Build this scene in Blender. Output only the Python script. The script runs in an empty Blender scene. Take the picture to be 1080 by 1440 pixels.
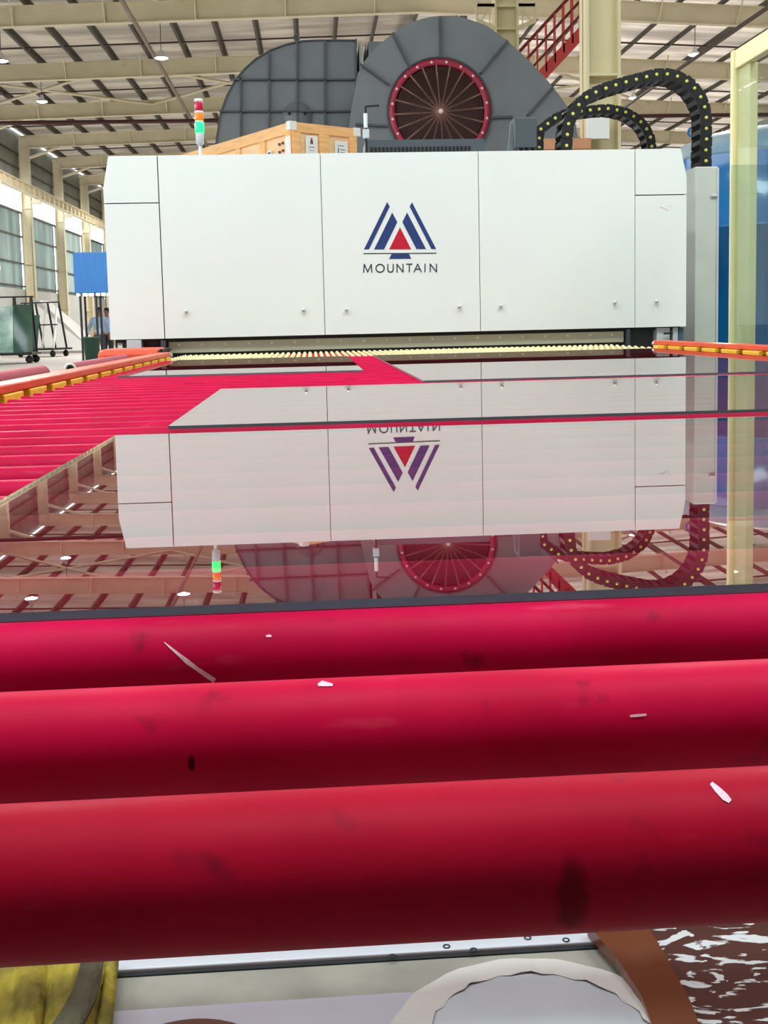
import bpy, bmesh, math, random
import numpy as np
from mathutils import Vector, Matrix
random.seed(7)
C = bpy.context.scene.collection
PI = math.pi
T = 0.90                                   # table height: glass lies at z = T

# ------------------------------------------------------------------ camera
F = 1531.3
CR = Vector((0.99756627, -0.06586746, -0.02286958))
CU = Vector((0.02914625, 0.09596626, 0.99495777))
CF = Vector((0.06334063, 0.99320288, -0.09765249))
EYE = Vector((0, 0, T + 0.16))
cd = bpy.data.cameras.new('camera')
cam = bpy.data.objects.new('camera', cd); C.objects.link(cam)
cd.sensor_fit = 'VERTICAL'; cd.sensor_height = 36.0; cd.sensor_width = 27.0
cd.lens = 36.0 * F / 1440.0
cd.shift_y = -(720 - 604.48) / 1440.0
cd.clip_start = 0.02; cd.clip_end = 400
M = Matrix((CR, CU, -CF)).transposed().to_4x4(); M.translation = EYE
cam.matrix_world = M
bpy.context.scene.camera = cam

# ------------------------------------------------------------------ sky, lamps, exposure
sc = bpy.context.scene
sc.view_settings.view_transform = 'Standard'; sc.view_settings.look = 'None'
sc.view_settings.gamma = 1.0; sc.view_settings.use_curve_mapping = False
sc.view_settings.exposure = 0.72
w = bpy.data.worlds.new('sky'); sc.world = w; w.use_nodes = True
bg = w.node_tree.nodes['Background']; bg.inputs[0].default_value = (0.93, 0.97, 1.0, 1); bg.inputs[1].default_value = 2.6

def area(name, loc, sx, sy, power, col=(1, 0.97, 0.93)):
    l = bpy.data.lights.new(name, 'AREA'); l.shape = 'RECTANGLE'; l.size = sx; l.size_y = sy
    l.energy = power; l.color = col
    o = bpy.data.objects.new(name, l); o.location = loc; C.objects.link(o)
    return o
for y in (2.0,):
    for x in (-8.0, -1.0, 6.0):
        area('hall_area_light', (x, y, 9.75), 4.5, 3.0, 430, (0.84, 0.98, 1.0))  # large overhead panels, added out of view to brighten the hood front
for y in (24, 45, 66):
    for x in (-7.0, 9.0):
        area('hall_area_light', (x, y, 9.4), 0.5, 0.5, 1100)

# ------------------------------------------------------------------ helpers
def at(px, py, Y):
    """world point seen at photo pixel (px, py) whose distance along the line is Y"""
    d = CF + CR * ((px - 540) / F) - CU * ((py - 604.48) / F)
    return EYE + d * (Y / d.y)
def lin(c):
    return tuple(((v / 255) / 12.92 if v / 255 <= 0.04045 else ((v / 255 + 0.055) / 1.055) ** 2.4) for v in c)

def mat(name, col, rough=0.5, metal=0.0, var=0.0, scale=6.0, bump=0.0, bscale=60.0, coat=0.0, stretch=None, col2=None, emit=None, spec=None):
    m = bpy.data.materials.new(name); m.use_nodes = True
    nt = m.node_tree; b = nt.nodes['Principled BSDF']
    c = lin(col)
    b.inputs['Base Color'].default_value = (*c, 1)
    b.inputs['Roughness'].default_value = rough; b.inputs['Metallic'].default_value = metal
    if coat: b.inputs['Coat Weight'].default_value = coat; b.inputs['Coat Roughness'].default_value = 0.08
    if spec is not None: b.inputs['Specular IOR Level'].default_value = spec
    if emit: b.inputs['Emission Color'].default_value = (*lin(emit[0]), 1); b.inputs['Emission Strength'].default_value = emit[1]
    tc = nt.nodes.new('ShaderNodeTexCoord'); src = tc.outputs['Object']
    if stretch:
        mp = nt.nodes.new('ShaderNodeMapping'); mp.inputs['Scale'].default_value = stretch
        nt.links.new(src, mp.inputs[0]); src = mp.outputs[0]
    n = nt.nodes.new('ShaderNodeTexNoise'); n.inputs['Scale'].default_value = scale; n.inputs['Detail'].default_value = 4
    nt.links.new(src, n.inputs['Vector'])
    r = nt.nodes.new('ShaderNodeValToRGB')
    c2 = lin(col2) if col2 else tuple(v * (1 - max(var, 0.02)) for v in c)
    r.color_ramp.elements[0].color = (*c2, 1); r.color_ramp.elements[1].color = (*c, 1)
    r.color_ramp.elements[0].position = 0.34; r.color_ramp.elements[1].position = 0.6
    nt.links.new(n.outputs['Fac'], r.inputs[0]); nt.links.new(r.outputs[0], b.inputs['Base Color'])
    if bump:
        n2 = nt.nodes.new('ShaderNodeTexNoise'); n2.inputs['Scale'].default_value = bscale
        nt.links.new(src, n2.inputs['Vector'])
        bp = nt.nodes.new('ShaderNodeBump'); bp.inputs['Strength'].default_value = bump; bp.inputs['Distance'].default_value = 0.01
        nt.links.new(n2.outputs['Fac'], bp.inputs['Height']); nt.links.new(bp.outputs[0], b.inputs['Normal'])
    return m

class MB:
    def __init__(self): self.v = []; self.f = []; self.m = []; self.s = []
    def add(self, vs, fs, mi=0, smooth=False):
        o = len(self.v); self.v += [tuple(p) for p in vs]
        for f in fs: self.f.append([i + o for i in f]); self.m.append(mi); self.s.append(smooth)
        return self
    def box(self, x0, x1, y0, y1, z0, z1, mi=0):
        vs = [(x, y, z) for z in (z0, z1) for y in (y0, y1) for x in (x0, x1)]
        return self.add(vs, [(0, 2, 3, 1), (4, 5, 7, 6), (0, 1, 5, 4), (1, 3, 7, 5), (3, 2, 6, 7), (2, 0, 4, 6)], mi)
    def bbox(self, x0, x1, y0, y1, z0, z1, b=0.004, mi=0):
        """box with bevelled vertical and horizontal edges"""
        bm = bmesh.new(); bmesh.ops.create_cube(bm, size=1)
        for v in bm.verts: v.co = Vector(((x0 + x1) / 2 + v.co.x * (x1 - x0), (y0 + y1) / 2 + v.co.y * (y1 - y0), (z0 + z1) / 2 + v.co.z * (z1 - z0)))
        bmesh.ops.bevel(bm, geom=bm.edges[:], offset=b, segments=2, affect='EDGES', profile=0.5)
        bm.verts.index_update()
        self.add([v.co for v in bm.verts], [[v.index for v in f.verts] for f in bm.faces], mi); bm.free(); return self
    def bar(self, p0, p1, wd, hg, up=(0, 0, 1), mi=0):
        p0 = Vector(p0); p1 = Vector(p1); d = (p1 - p0).normalized(); up = Vector(up)
        s = d.cross(up)
        if s.length < 1e-4: s = d.cross(Vector((0, 1, 0)))
        s.normalize(); u = s.cross(d).normalized()
        vs = [p + s * (a * wd / 2) + u * (b * hg / 2) for p in (p0, p1) for a, b in ((-1, -1), (1, -1), (1, 1), (-1, 1))]
        return self.add(vs, [(0, 1, 2, 3), (7, 6, 5, 4), (0, 4, 5, 1), (1, 5, 6, 2), (2, 6, 7, 3), (3, 7, 4, 0)], mi)
    def tube(self, pts, r, n=8, mi=0, caps=True, smooth=True):
        pts = [Vector(p) for p in pts]; rs = r if isinstance(r, (list, tuple)) else [r] * len(pts)
        vs = []; ref = None
        for i, p in enumerate(pts):
            d = (pts[min(i + 1, len(pts) - 1)] - pts[max(i - 1, 0)]).normalized()
            if ref is None:
                ref = Vector((0, 0, 1)) if abs(d.z) < 0.9 else Vector((1, 0, 0))
            a = d.cross(ref).normalized(); b = a.cross(d).normalized(); ref = b
            for k in range(n):
                t = 2 * PI * k / n; vs.append(p + a * (rs[i] * math.cos(t)) + b * (rs[i] * math.sin(t)))
        fs = [(i * n + k, i * n + (k + 1) % n, (i + 1) * n + (k + 1) % n, (i + 1) * n + k) for i in range(len(pts) - 1) for k in range(n)]
        self.add(vs, fs, mi, smooth)
        if caps: self.add(vs[:n], [list(range(n))], mi); self.add(vs[-n:], [list(range(n))[::-1]], mi)
        return self
    def lathe(self, c, prof, axis='z', n=24, mi=0, smooth=True, caps=False):
        vs = []
        for r, h in prof:
            for k in range(n):
                t = 2 * PI * k / n; a, b = r * math.cos(t), r * math.sin(t)
                vs.append({'z': (c[0] + a, c[1] + b, c[2] + h), 'y': (c[0] + a, c[1] + h, c[2] + b), 'x': (c[0] + h, c[1] + a, c[2] + b)}[axis])
        m = len(prof)
        self.add(vs, [(i * n + k, i * n + (k + 1) % n, (i + 1) * n + (k + 1) % n, (i + 1) * n + k) for i in range(m - 1) for k in range(n)], mi, smooth)
        if caps: self.add(vs[:n], [list(range(n))[::-1]], mi); self.add(vs[-n:], [list(range(n))], mi)
        return self
    def prism(self, poly, y0, y1, mi=0, mi_side=None, smooth_side=False):
        """outline poly in XZ, extruded from y0 to y1"""
        n = len(poly); a = [(x, y0, z) for x, z in poly]; b = [(x, y1, z) for x, z in poly]
        self.add(a, [list(range(n))], mi); self.add(b, [list(range(n))[::-1]], mi)
        self.add(a + b, [(k, k + n, (k + 1) % n + n, (k + 1) % n) for k in range(n)], mi if mi_side is None else mi_side, smooth_side)
        return self
    def sphere(self, c, r, mi=0, nu=12, nv=8, sc=(1, 1, 1)):
        prof = [(r * math.sin(PI * i / nv), -r * math.cos(PI * i / nv)) for i in range(nv + 1)]
        o = len(self.v); self.lathe((0, 0, 0), prof, 'z', nu, mi)
        for i in range(o, len(self.v)):
            v = self.v[i]; self.v[i] = (c[0] + v[0] * sc[0], c[1] + v[1] * sc[1], c[2] + v[2] * sc[2])
        return self
    def mesh(self, name, mats):
        me = bpy.data.meshes.new(name); me.from_pydata(self.v, [], self.f)
        for m in (mats if isinstance(mats, (list, tuple)) else [mats]): me.materials.append(m)
        me.polygons.foreach_set('material_index', self.m); me.polygons.foreach_set('use_smooth', self.s)
        bm = bmesh.new(); bm.from_mesh(me); bmesh.ops.recalc_face_normals(bm, faces=bm.faces[:]); bm.to_mesh(me); bm.free()
        me.update(); return me
    def build(self, name, mats, parent=None):
        o = bpy.data.objects.new(name, self.mesh(name, mats)); C.objects.link(o); o.parent = parent; return o
def link(name, me, parent=None, loc=(0, 0, 0), rot=(0, 0, 0)):
    o = bpy.data.objects.new(name, me); C.objects.link(o); o.parent = parent; o.location = loc; o.rotation_euler = rot; return o
def tag(o, label=None, cat=None, group=None, kind=None):
    if label: o['label'] = label
    if cat: o['category'] = cat
    if group: o['group'] = group
    if kind: o['kind'] = kind
    return o
def thing(name, label, cat, loc=(0, 0, 0), rz=0, group=None):
    o = bpy.data.objects.new(name, None); C.objects.link(o); o.location = loc; o.rotation_euler = (0, 0, rz)
    o.empty_display_size = 0.1
    return tag(o, label, cat, group)

# ------------------------------------------------------------------ materials
m_floor = mat('concrete_floor', (172, 168, 162), 0.55, var=0.12, scale=0.6, bump=0.05, bscale=12)
m_tan = mat('tan_steel', (228, 218, 188), 0.55, var=0.08, scale=1.5)
m_cream_col = mat('cream_column_paint', (224, 210, 168), 0.5, var=0.06, scale=1.2)
m_purlin = mat('purlin_steel', (84, 79, 70), 0.6, var=0.2, scale=3)
m_rod = mat('dark_rod', (70, 58, 52), 0.6)
m_maroon = mat('maroon_pipe', (70, 30, 32), 0.5)
m_pipe = mat('grey_pipe', (150, 130, 115), 0.5, var=0.2)
m_wallpanel = mat('wall_sheet', (188, 190, 186), 0.5, var=0.12, scale=1.0)
m_updark = mat('upper_wall_sheet', (128, 132, 124), 0.35, var=0.35, scale=0.8)
m_white = mat('white_paint', (238, 240, 238), 0.28, var=0.015, scale=1.5, coat=0.25)
m_seam = mat('dark_gap', (40, 44, 46), 0.7)
m_black = mat('black_plastic', (26, 26, 28), 0.42, var=0.2, scale=20)
m_dark = mat('dark_steel', (62, 68, 74), 0.5, var=0.1)
m_fan = mat('blue_grey_paint', (118, 124, 131), 0.42, var=0.08, scale=2.5)
m_fan2 = mat('blue_grey_paint_rib', (74, 80, 86), 0.45)
m_red_ring = mat('crimson_ring_paint', (168, 40, 72), 0.4, var=0.1)
m_guard = mat('rusty_guard_wire', (140, 98, 88), 0.5)
m_guardring = mat('dark_guard_wire', (104, 74, 70), 0.5)
m_fandark = mat('fan_throat', (58, 26, 32), 0.6, var=0.2)
m_bolt = mat('chrome_bolt', (210, 212, 212), 0.2, metal=0.9)
m_boltw = mat('white_bolt', (232, 226, 224), 0.4)
m_yellow_pin = mat('yellow_pin', (214, 206, 92), 0.45)
m_blue = mat('blue_tank_paint', (12, 100, 160), 0.18, var=0.06, scale=1.5, coat=0.5)
m_tankcap = mat('tank_dusty_dome', (150, 160, 166), 0.5, col2=(96, 132, 160), scale=2)
m_bluebox = mat('blue_box_paint', (44, 116, 190), 0.4, var=0.12, scale=3, stretch=(6, 1, 0.4))
m_trunk = mat('grey_trunking', (198, 200, 192), 0.4, var=0.03)
m_frame = mat('cream_aluminium', (242, 230, 178), 0.4, var=0.05, scale=4)
m_orange = mat('orange_rail_paint', (232, 78, 38), 0.35, var=0.12, scale=8)
m_orange2 = mat('orange_cover_paint', (240, 84, 52), 0.4, var=0.08)
m_yblock = mat('yellow_block', (255, 198, 44), 0.45, var=0.1, scale=20)
m_wood = mat('pine_board', (255, 196, 132), 0.6, var=0.15, scale=3, stretch=(1, 1, 8))
m_wood2 = mat('pine_panel', (255, 214, 164), 0.6, var=0.1, scale=3, stretch=(1, 1, 6))
m_wood3 = mat('brown_crate_board', (200, 140, 100), 0.6, var=0.15, scale=5)
m_paper = mat('paper', (240, 238, 236), 0.6)
m_ink = mat('label_ink', (120, 70, 90), 0.7)
m_inkgrey = mat('label_print', (150, 146, 150), 0.7)
m_stair = mat('red_stair_paint', (206, 62, 58), 0.45, var=0.1)
m_stairdark = mat('stair_tread_steel', (110, 34, 36), 0.5)
m_logoblue = mat('logo_blue', (36, 60, 118), 0.45)
m_logored = mat('logo_red', (196, 14, 48), 0.45)
m_logotext = mat('logo_text', (56, 70, 84), 0.5)
m_khaki = mat('curtain_plate', (200, 196, 174), 0.4, metal=0.0, var=0.06, scale=2)
m_rope = mat('cream_rope', (226, 212, 160), 0.75, var=0.1, scale=60)
m_lightgrey = mat('light_grey_paint', (196, 198, 204), 0.45)
m_steelblue = mat('steel_blue', (70, 92, 112), 0.4)
m_edge = mat('glass_edge', (84, 150, 156), 0.3, var=0.15, scale=8, stretch=(0.3, 1, 1))
m_edge2 = mat('brightened_glass_edge', (96, 216, 224), 0.3, var=0.15, scale=8, stretch=(0.3, 1, 1))  # brightened copy of the glass edge, offsets the shade on the near sheet
m_alum = mat('aluminium_rail', (236, 236, 246), 0.35, metal=0.0, var=0.05)
m_concbeam = mat('dusty_beam', (180, 173, 162), 0.6, var=0.25, scale=18, bump=0.1)
m_lav = mat('lavender_sheet', (218, 212, 226), 0.35, var=0.08, scale=5)
m_disc = mat('grey_disc', (226, 226, 234), 0.5, var=0.12, scale=8)
m_tapepaper = mat('masking_paper', (236, 226, 222), 0.6, var=0.05)
m_brown = mat('brown_tape', (128, 74, 48), 0.28, var=0.3, scale=12, coat=0.3)
m_cloth = mat('yellow_cloth', (196, 176, 66), 0.9, col2=(120, 104, 58), scale=22, bump=0.5, bscale=90, stretch=(1.6, 1, 0.6))
m_clothg = mat('grey_cloth_seam', (112, 106, 84), 0.9, var=0.2, scale=40, bump=0.4, bscale=120)
m_ropepole = mat('white_metal', (226, 230, 232), 0.35)
m_cover = mat('white_tarpaulin', (206, 206, 204), 0.6, var=0.06, scale=0.8)
m_shirt = mat('light_blue_shirt', (168, 196, 226), 0.8, var=0.08)
m_trouser = mat('dark_trousers', (50, 54, 62), 0.8)
m_skin = mat('skin', (150, 104, 84), 0.55)
m_hair = mat('black_hair', (26, 22, 22), 0.6)
m_bin = mat('dark_green_bin', (44, 84, 70), 0.45, var=0.1)
m_tagred = mat('red_plastic', (206, 42, 66), 0.4)
m_scw = mat('pale_scrape', (232, 188, 202), 0.6, var=0.2, scale=300)
m_scd = mat('dark_smear', (86, 14, 34), 0.6, var=0.3, scale=60)

PITCH, RR, YR = 0.11908, 0.0257, 0.35948
def hit(px, py, i):
    yc = YR + i * PITCH; zc = T - RR
    d = (CF + CR * ((px - 540) / F) - CU * ((py - 604.48) / F)).normalized(); R = RR + .0003
    oy, oz = EYE.y - yc, EYE.z - zc
    a = d.y * d.y + d.z * d.z; b = oy * d.y + oz * d.z; c = oy * oy + oz * oz - R * R
    q = b * b - a * c
    if q < 0: q = 0
    t = (-b - math.sqrt(q)) / a; return EYE + d * t
def local(px, py, i): return tuple(hit(px, py, i) - Vector((0, YR + i * PITCH, T - RR)))
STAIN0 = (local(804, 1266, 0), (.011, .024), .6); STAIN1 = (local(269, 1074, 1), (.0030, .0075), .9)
def roller_mat(name='crimson_roller', c1=(176, 4, 55), c2=(194, 8, 66), stain=None):
    m = bpy.data.materials.new(name); m.use_nodes = True
    nt = m.node_tree; b = nt.nodes['Principled BSDF']; b.inputs['Roughness'].default_value = 0.42; b.inputs['Specular IOR Level'].default_value = 0.06
    L = nt.links.new
    tc = nt.nodes.new('ShaderNodeTexCoord'); oi = nt.nodes.new('ShaderNodeObjectInfo')
    ad = nt.nodes.new('ShaderNodeVectorMath'); ad.operation = 'ADD'; L(tc.outputs['Object'], ad.inputs[0])
    mu = nt.nodes.new('ShaderNodeMath'); mu.operation = 'MULTIPLY'; mu.inputs[1].default_value = 9; L(oi.outputs['Random'], mu.inputs[0]); L(mu.outputs[0], ad.inputs[1])
    def noise(s, st, det=4):
        mp = nt.nodes.new('ShaderNodeMapping'); mp.inputs['Scale'].default_value = st; L(ad.outputs[0], mp.inputs[0])
        n = nt.nodes.new('ShaderNodeTexNoise'); n.inputs['Scale'].default_value = s; n.inputs['Detail'].default_value = det; L(mp.outputs[0], n.inputs['Vector']); return n.outputs['Fac']
    def ramp(f, a, bb, p0, p1):
        r = nt.nodes.new('ShaderNodeValToRGB'); r.color_ramp.elements[0].color = a; r.color_ramp.elements[1].color = bb
        r.color_ramp.elements[0].position = p0; r.color_ramp.elements[1].position = p1; L(f, r.inputs[0]); return r.outputs[0]
    base = ramp(noise(9, (1.2, 1, 1)), (*lin(c1), 1), (*lin(c2), 1), 0.35, 0.65)
    def mixc(fac, a, col):
        x = nt.nodes.new('ShaderNodeMix'); x.data_type = 'RGBA'; L(fac, x.inputs['Factor']); L(a, x.inputs['A']); x.inputs['B'].default_value = col; return x.outputs['Result']
    w0 = (0, 0, 0, 1)
    base = mixc(ramp(noise(26, (0.5, 1.6, 1.6)), w0, (0.55, 0.55, 0.55, 1), 0.60, 0.80), base, (*lin((150, 26, 56)), 1))
    base = mixc(ramp(noise(34, (1, 1, 1), 6), w0, (0.7, 0.7, 0.7, 1), 0.66, 0.76), base, (*lin((96, 14, 36)), 1))
    base = mixc(ramp(noise(60, (0.25, 1, 1), 5), w0, (0.2, 0.2, 0.2, 1), 0.63, 0.80), base, (*lin((226, 120, 140)), 1))
    if stain:                                   # one oily stain with its own place on the roller
        (cx, cy, cz), (sx, syz), dk = stain
        mp = nt.nodes.new('ShaderNodeMapping'); mp.vector_type = 'TEXTURE'; mp.inputs['Location'].default_value = (cx, cy, cz); mp.inputs['Scale'].default_value = (sx, syz, syz); L(tc.outputs['Object'], mp.inputs[0])
        ln = nt.nodes.new('ShaderNodeVectorMath'); ln.operation = 'LENGTH'; L(mp.outputs[0], ln.inputs[0])
        nn = nt.nodes.new('ShaderNodeMath'); nn.operation = 'MULTIPLY_ADD'; L(noise(70, (1, 1, 1)), nn.inputs[0]); nn.inputs[1].default_value = .7; L(ln.outputs['Value'], nn.inputs[2])
        base = mixc(ramp(nn.outputs[0], (dk, dk, dk, 1), (0, 0, 0, 1), .75, 1.35), base, (*lin((50, 4, 16)), 1))
    L(base, b.inputs['Base Color'])
    L(ramp(noise(40, (0.3, 1, 1)), (0.44, 0.44, 0.44, 1), (0.6, 0.6, 0.6, 1), 0.3, 0.7), b.inputs['Roughness'])
    return m
m_roller = roller_mat(); m_rollshade = roller_mat('shaded_crimson_roller', (150, 8, 34), (168, 12, 44), STAIN0); m_rollmid = roller_mat('scuffed_crimson_roller', (176, 8, 50), (194, 12, 60), STAIN1)  # front roller's darker red has the shade over it put into the colour
m_oldroller = mat('faded_roller_rubber', (176, 62, 84), 0.5, var=0.12, scale=8)

def thin_glass(name, tint, both=True):
    """one face of a clear sheet: Fresnel mirror over a tinted see-through"""
    m = bpy.data.materials.new(name); m.use_nodes = True; nt = m.node_tree; nt.nodes.clear(); L = nt.links.new
    out = nt.nodes.new('ShaderNodeOutputMaterial'); mx = nt.nodes.new('ShaderNodeMixShader')
    tr = nt.nodes.new('ShaderNodeBsdfTransparent'); tr.inputs[0].default_value = (*tint, 1)
    gl = nt.nodes.new('ShaderNodeBsdfGlossy'); gl.inputs['Roughness'].default_value = 0.0
    fr = nt.nodes.new('ShaderNodeFresnel')
    ge = nt.nodes.new('ShaderNodeNewGeometry'); io = nt.nodes.new('ShaderNodeMath'); io.operation = 'MULTIPLY_ADD'   # same mirror from either side
    io.inputs[1].default_value = 1 / 1.52 - 1.52; io.inputs[2].default_value = 1.52
    L(ge.outputs['Backfacing'], io.inputs[0]); L(io.outputs[0], fr.inputs['IOR'])
    # two faces of the sheet: R = 2r / (1 + r)
    a = nt.nodes.new('ShaderNodeMath'); a.operation = 'MULTIPLY'; a.inputs[1].default_value = 2
    b = nt.nodes.new('ShaderNodeMath'); b.operation = 'ADD'; b.inputs[1].default_value = 1
    d = nt.nodes.new('ShaderNodeMath'); d.operation = 'DIVIDE'
    L(fr.outputs[0], a.inputs[0]); L(fr.outputs[0], b.inputs[0]); L(a.outputs[0], d.inputs[0]); L(b.outputs[0], d.inputs[1])
    cs = nt.nodes.new('ShaderNodeMath'); cs.operation = 'POWER'; cs.inputs[1].default_value = 0.66 if both else 1.0     # hard coat mirrors more at low angles
    L((d if both else fr).outputs[0], cs.inputs[0]); L(cs.outputs[0], mx.inputs[0]); L(tr.outputs[0], mx.inputs[1]); L(gl.outputs[0], mx.inputs[2]); L(mx.outputs[0], out.inputs[0])
    return m
m_glasstop = thin_glass('sheet_glass_face', (0.93, 0.97, 0.95))
m_glassclear = bpy.data.materials.new('sheet_glass_underside'); m_glassclear.use_nodes = True
_nt = m_glassclear.node_tree; _nt.nodes.clear(); _o = _nt.nodes.new('ShaderNodeOutputMaterial'); _t = _nt.nodes.new('ShaderNodeBsdfTransparent'); _nt.links.new(_t.outputs[0], _o.inputs[0])
m_pane = thin_glass('partition_glass', (0.86, 0.93, 0.92), False)
m_pane2 = thin_glass('greenish_glass', (0.84, 0.93, 0.89))
m_glassedge2 = mat('pale_glass_edge', (200, 222, 206), 0.3)
m_rackglass = mat('stacked_green_glass', (176, 212, 202), 0.08, var=0.35, scale=1.2, col2=(66, 112, 102), spec=0.9)  # pale tone stands in for bright reflections on the stacked sheets
m_rackglass2 = mat('stacked_dark_glass', (34, 84, 72), 0.06, var=0.4, scale=1.0, spec=0.9)

def translucent(name, col, tcol, f, bumpdir=None, wave=6.0):
    m = bpy.data.materials.new(name); m.use_nodes = True; nt = m.node_tree; nt.nodes.clear(); L = nt.links.new
    out = nt.nodes.new('ShaderNodeOutputMaterial'); mx = nt.nodes.new('ShaderNodeMixShader'); mx.inputs[0].default_value = f
    a = nt.nodes.new('ShaderNodeBsdfDiffuse'); b = nt.nodes.new('ShaderNodeBsdfTranslucent')
    b.inputs[0].default_value = (*lin(tcol), 1)
    tc = nt.nodes.new('ShaderNodeTexCoord'); n = nt.nodes.new('ShaderNodeTexNoise'); n.inputs['Scale'].default_value = 0.5; n.inputs['Detail'].default_value = 6
    L(tc.outputs['Object'], n.inputs['Vector'])
    mp = nt.nodes.new('ShaderNodeMapping'); mp.inputs['Scale'].default_value = (.5, 3.0, 1) if bumpdir else (1, 2.5, .35)
    L(tc.outputs['Object'], mp.inputs[0]); L(mp.outputs[0], n.inputs['Vector'])
    for c, sh, lo in ((col, a, .78), (tcol, b, .62)):
        r = nt.nodes.new('ShaderNodeValToRGB'); r.color_ramp.elements[0].color = (*[v * lo for v in lin(c)], 1); r.color_ramp.elements[1].color = (*lin(c), 1)
        r.color_ramp.elements[0].position = .38; r.color_ramp.elements[1].position = .62
        L(n.outputs['Fac'], r.inputs[0]); L(r.outputs[0], sh.inputs[0])
    if bumpdir:
        wv = nt.nodes.new('ShaderNodeTexWave'); wv.bands_direction = bumpdir; wv.inputs['Scale'].default_value = wave
        L(tc.outputs['Object'], wv.inputs['Vector'])
        bp = nt.nodes.new('ShaderNodeBump'); bp.inputs['Distance'].default_value = 0.04; L(wv.outputs['Fac'], bp.inputs['Height']); L(bp.outputs[0], a.inputs['Normal'])
    L(a.outputs[0], mx.inputs[1]); L(b.outputs[0], mx.inputs[2]); L(mx.outputs[0], out.inputs[0]); return m
m_roof = translucent('roof_sheet', (206, 200, 190), (250, 240, 226), 0.27, 'Y', 3.0)
m_roof_r = translucent('bright_roof_sheet', (226, 220, 210), (255, 246, 236), 0.42, 'Y', 3.0)
m_glaze = translucent('wall_glazing', (168, 180, 176), (205, 226, 224), 0.28)

# ------------------------------------------------------------------ setting: floor, roof, walls
XL, XR, Y0, Y1 = -13.93, 22.0, -5.0, 98.0
tag(MB().box(XL - .3, XR + .3, Y0, Y1 + .3, -0.3, 0).build('floor', m_floor), kind='structure')
RX, RZ = 3.5, T + 9.50                      # ridge: underside of the rafters
def under(x): return RZ - (0.030 * (RX - x) if x < RX else 0.045 * (x - RX))
DEP = 0.62
ce = MB().box(RX - .25, RX + .25, Y0, Y1, RZ + DEP + .22, RZ + DEP + .30).build('ceiling', m_roof); tag(ce, kind='structure')
frames = [34 + 7 * k for k in range(-5, 10)]
ys = [Y0] + frames + [Y1]
for a, b in zip(ys[:-1], ys[1:]):
    for x0, x1 in ((XL, RX), (RX, XR)):
        z0 = under(x0) + DEP + .20; z1 = under(x1) + DEP + .20
        MB().add([(x0, a, z0), (x1, a, z1), (x1, b, z1), (x0, b, z0), (x0, a, z0 + .05), (x1, a, z1 + .05), (x1, b, z1 + .05), (x0, b, z0 + .05)],
                 [(0, 1, 2, 3), (4, 7, 6, 5), (0, 4, 5, 1), (1, 5, 6, 2), (2, 6, 7, 3), (3, 7, 4, 0)]).build('roof_panel', m_roof if x0 < 0 else m_roof_r, ce)
for y in frames:
    for x0, x1 in ((XL, RX), (RX, XR)):
        r = MB(); z0, z1 = under(x0), under(x1)
        r.bar((x0, y, z0 + .02), (x1, y, z1 + .02), .22, .02); r.bar((x0, y, z0 + DEP - .02), (x1, y, z1 + DEP - .02), .22, .02)
        r.bar((x0, y, z0 + DEP / 2), (x1, y, z1 + DEP / 2), .012, DEP - .04)
        n = int((x1 - x0) / 2.6)
        for k in range(1, n + 1):
            x = x0 + (x1 - x0) * k / (n + .5); z = under(x)
            r.box(x - .012, x + .012, y - .10, y + .10, z + .03, z + DEP - .03)
            r.bar((x, y - .10, z + .02), (x + .02, y - .55, z + DEP + .05), .035, .035)       # flange brace
        r.build('rafter', m_tan, ce)
x = XL + .5
pm = []
while x < XR:
    z = under(x) + DEP
    p = MB(); p.box(x - .005, x + .005, Y0, Y1, z, z + .19); p.box(x - .085, x, Y0, Y1, z, z + .008); p.box(x, x + .085, Y0, Y1, z + .182, z + .19)
    p.build('purlin', m_purlin, ce); x += 1.32
for a in frames[:-1]:
    for q in (.30, .70):
        for x0, x1 in ((XL, RX), (RX, XR)):
            z0, z1 = under(x0) + DEP + .03, under(x1) + DEP + .03
            MB().bar((x0, a + 7 * q, z0), (x1, a + 7 * q, z1), .05, .05).build('sag_rod', m_rod, ce)
for ya, yb, x0, x1 in ((41, 48, -14, -6.5), (41, 48, -6.5, 0.5), (62, 69, -14, -6.5), (41, 48, 8, 15)):
    za, zb = under(x0) + .45, under(x1) + .45
    MB().tube([(x0, ya, za), (x1, yb, zb)], .06, 6).build('wind_brace', m_tan, ce)
    MB().tube([(x0, yb, za), (x1, ya, zb)], .06, 6).build('wind_brace', m_tan, ce)

wl = MB().box(XL - .25, XL - .05, Y0, Y1, 0, 3.1).build('wall_left', m_wallpanel); tag(wl, kind='structure')
MB().box(XL - .20, XL - .12, Y0, Y1, 7.9, under(XL) + DEP + .2).build('upper_sheet', m_updark, wl)
gy = [Y0] + frames + [Y1]
for a, b in zip(gy[:-1], gy[1:]):
    if b > 20: MB().box(XL - .16, XL - .12, a + .15, b - .15, 3.1, 6.78).build('glazing_panel', m_glaze, wl)
for y in frames:
    if y < 13: continue
    c = MB(); X0, X1 = XL + .0, XL + .46
    c.box(X0, X0 + .02, y - .15, y + .15, 0, under(X0) + .3); c.box(X1 - .02, X1, y - .15, y + .15, 0, under(X1) + .3); c.box(X0, X1, y - .008, y + .008, 0, under(X1) + .3)
    for z in (2.2, 4.3, 7.0): c.box(X0, X1, y - .14, y + .14, z, z + .02)
    c.box(X1, X1 + .45, y - .12, y + .12, 7.23, 7.43)        # corbel under the crane girder
    c.build('column', m_tan, wl)
    MB().bar((X1, y - .0, under(X1) - .45), (X1 + 1.6, y, under(X1 + 1.6) + .05), .20, .10).build('haunch', m_tan, wl)
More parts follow.
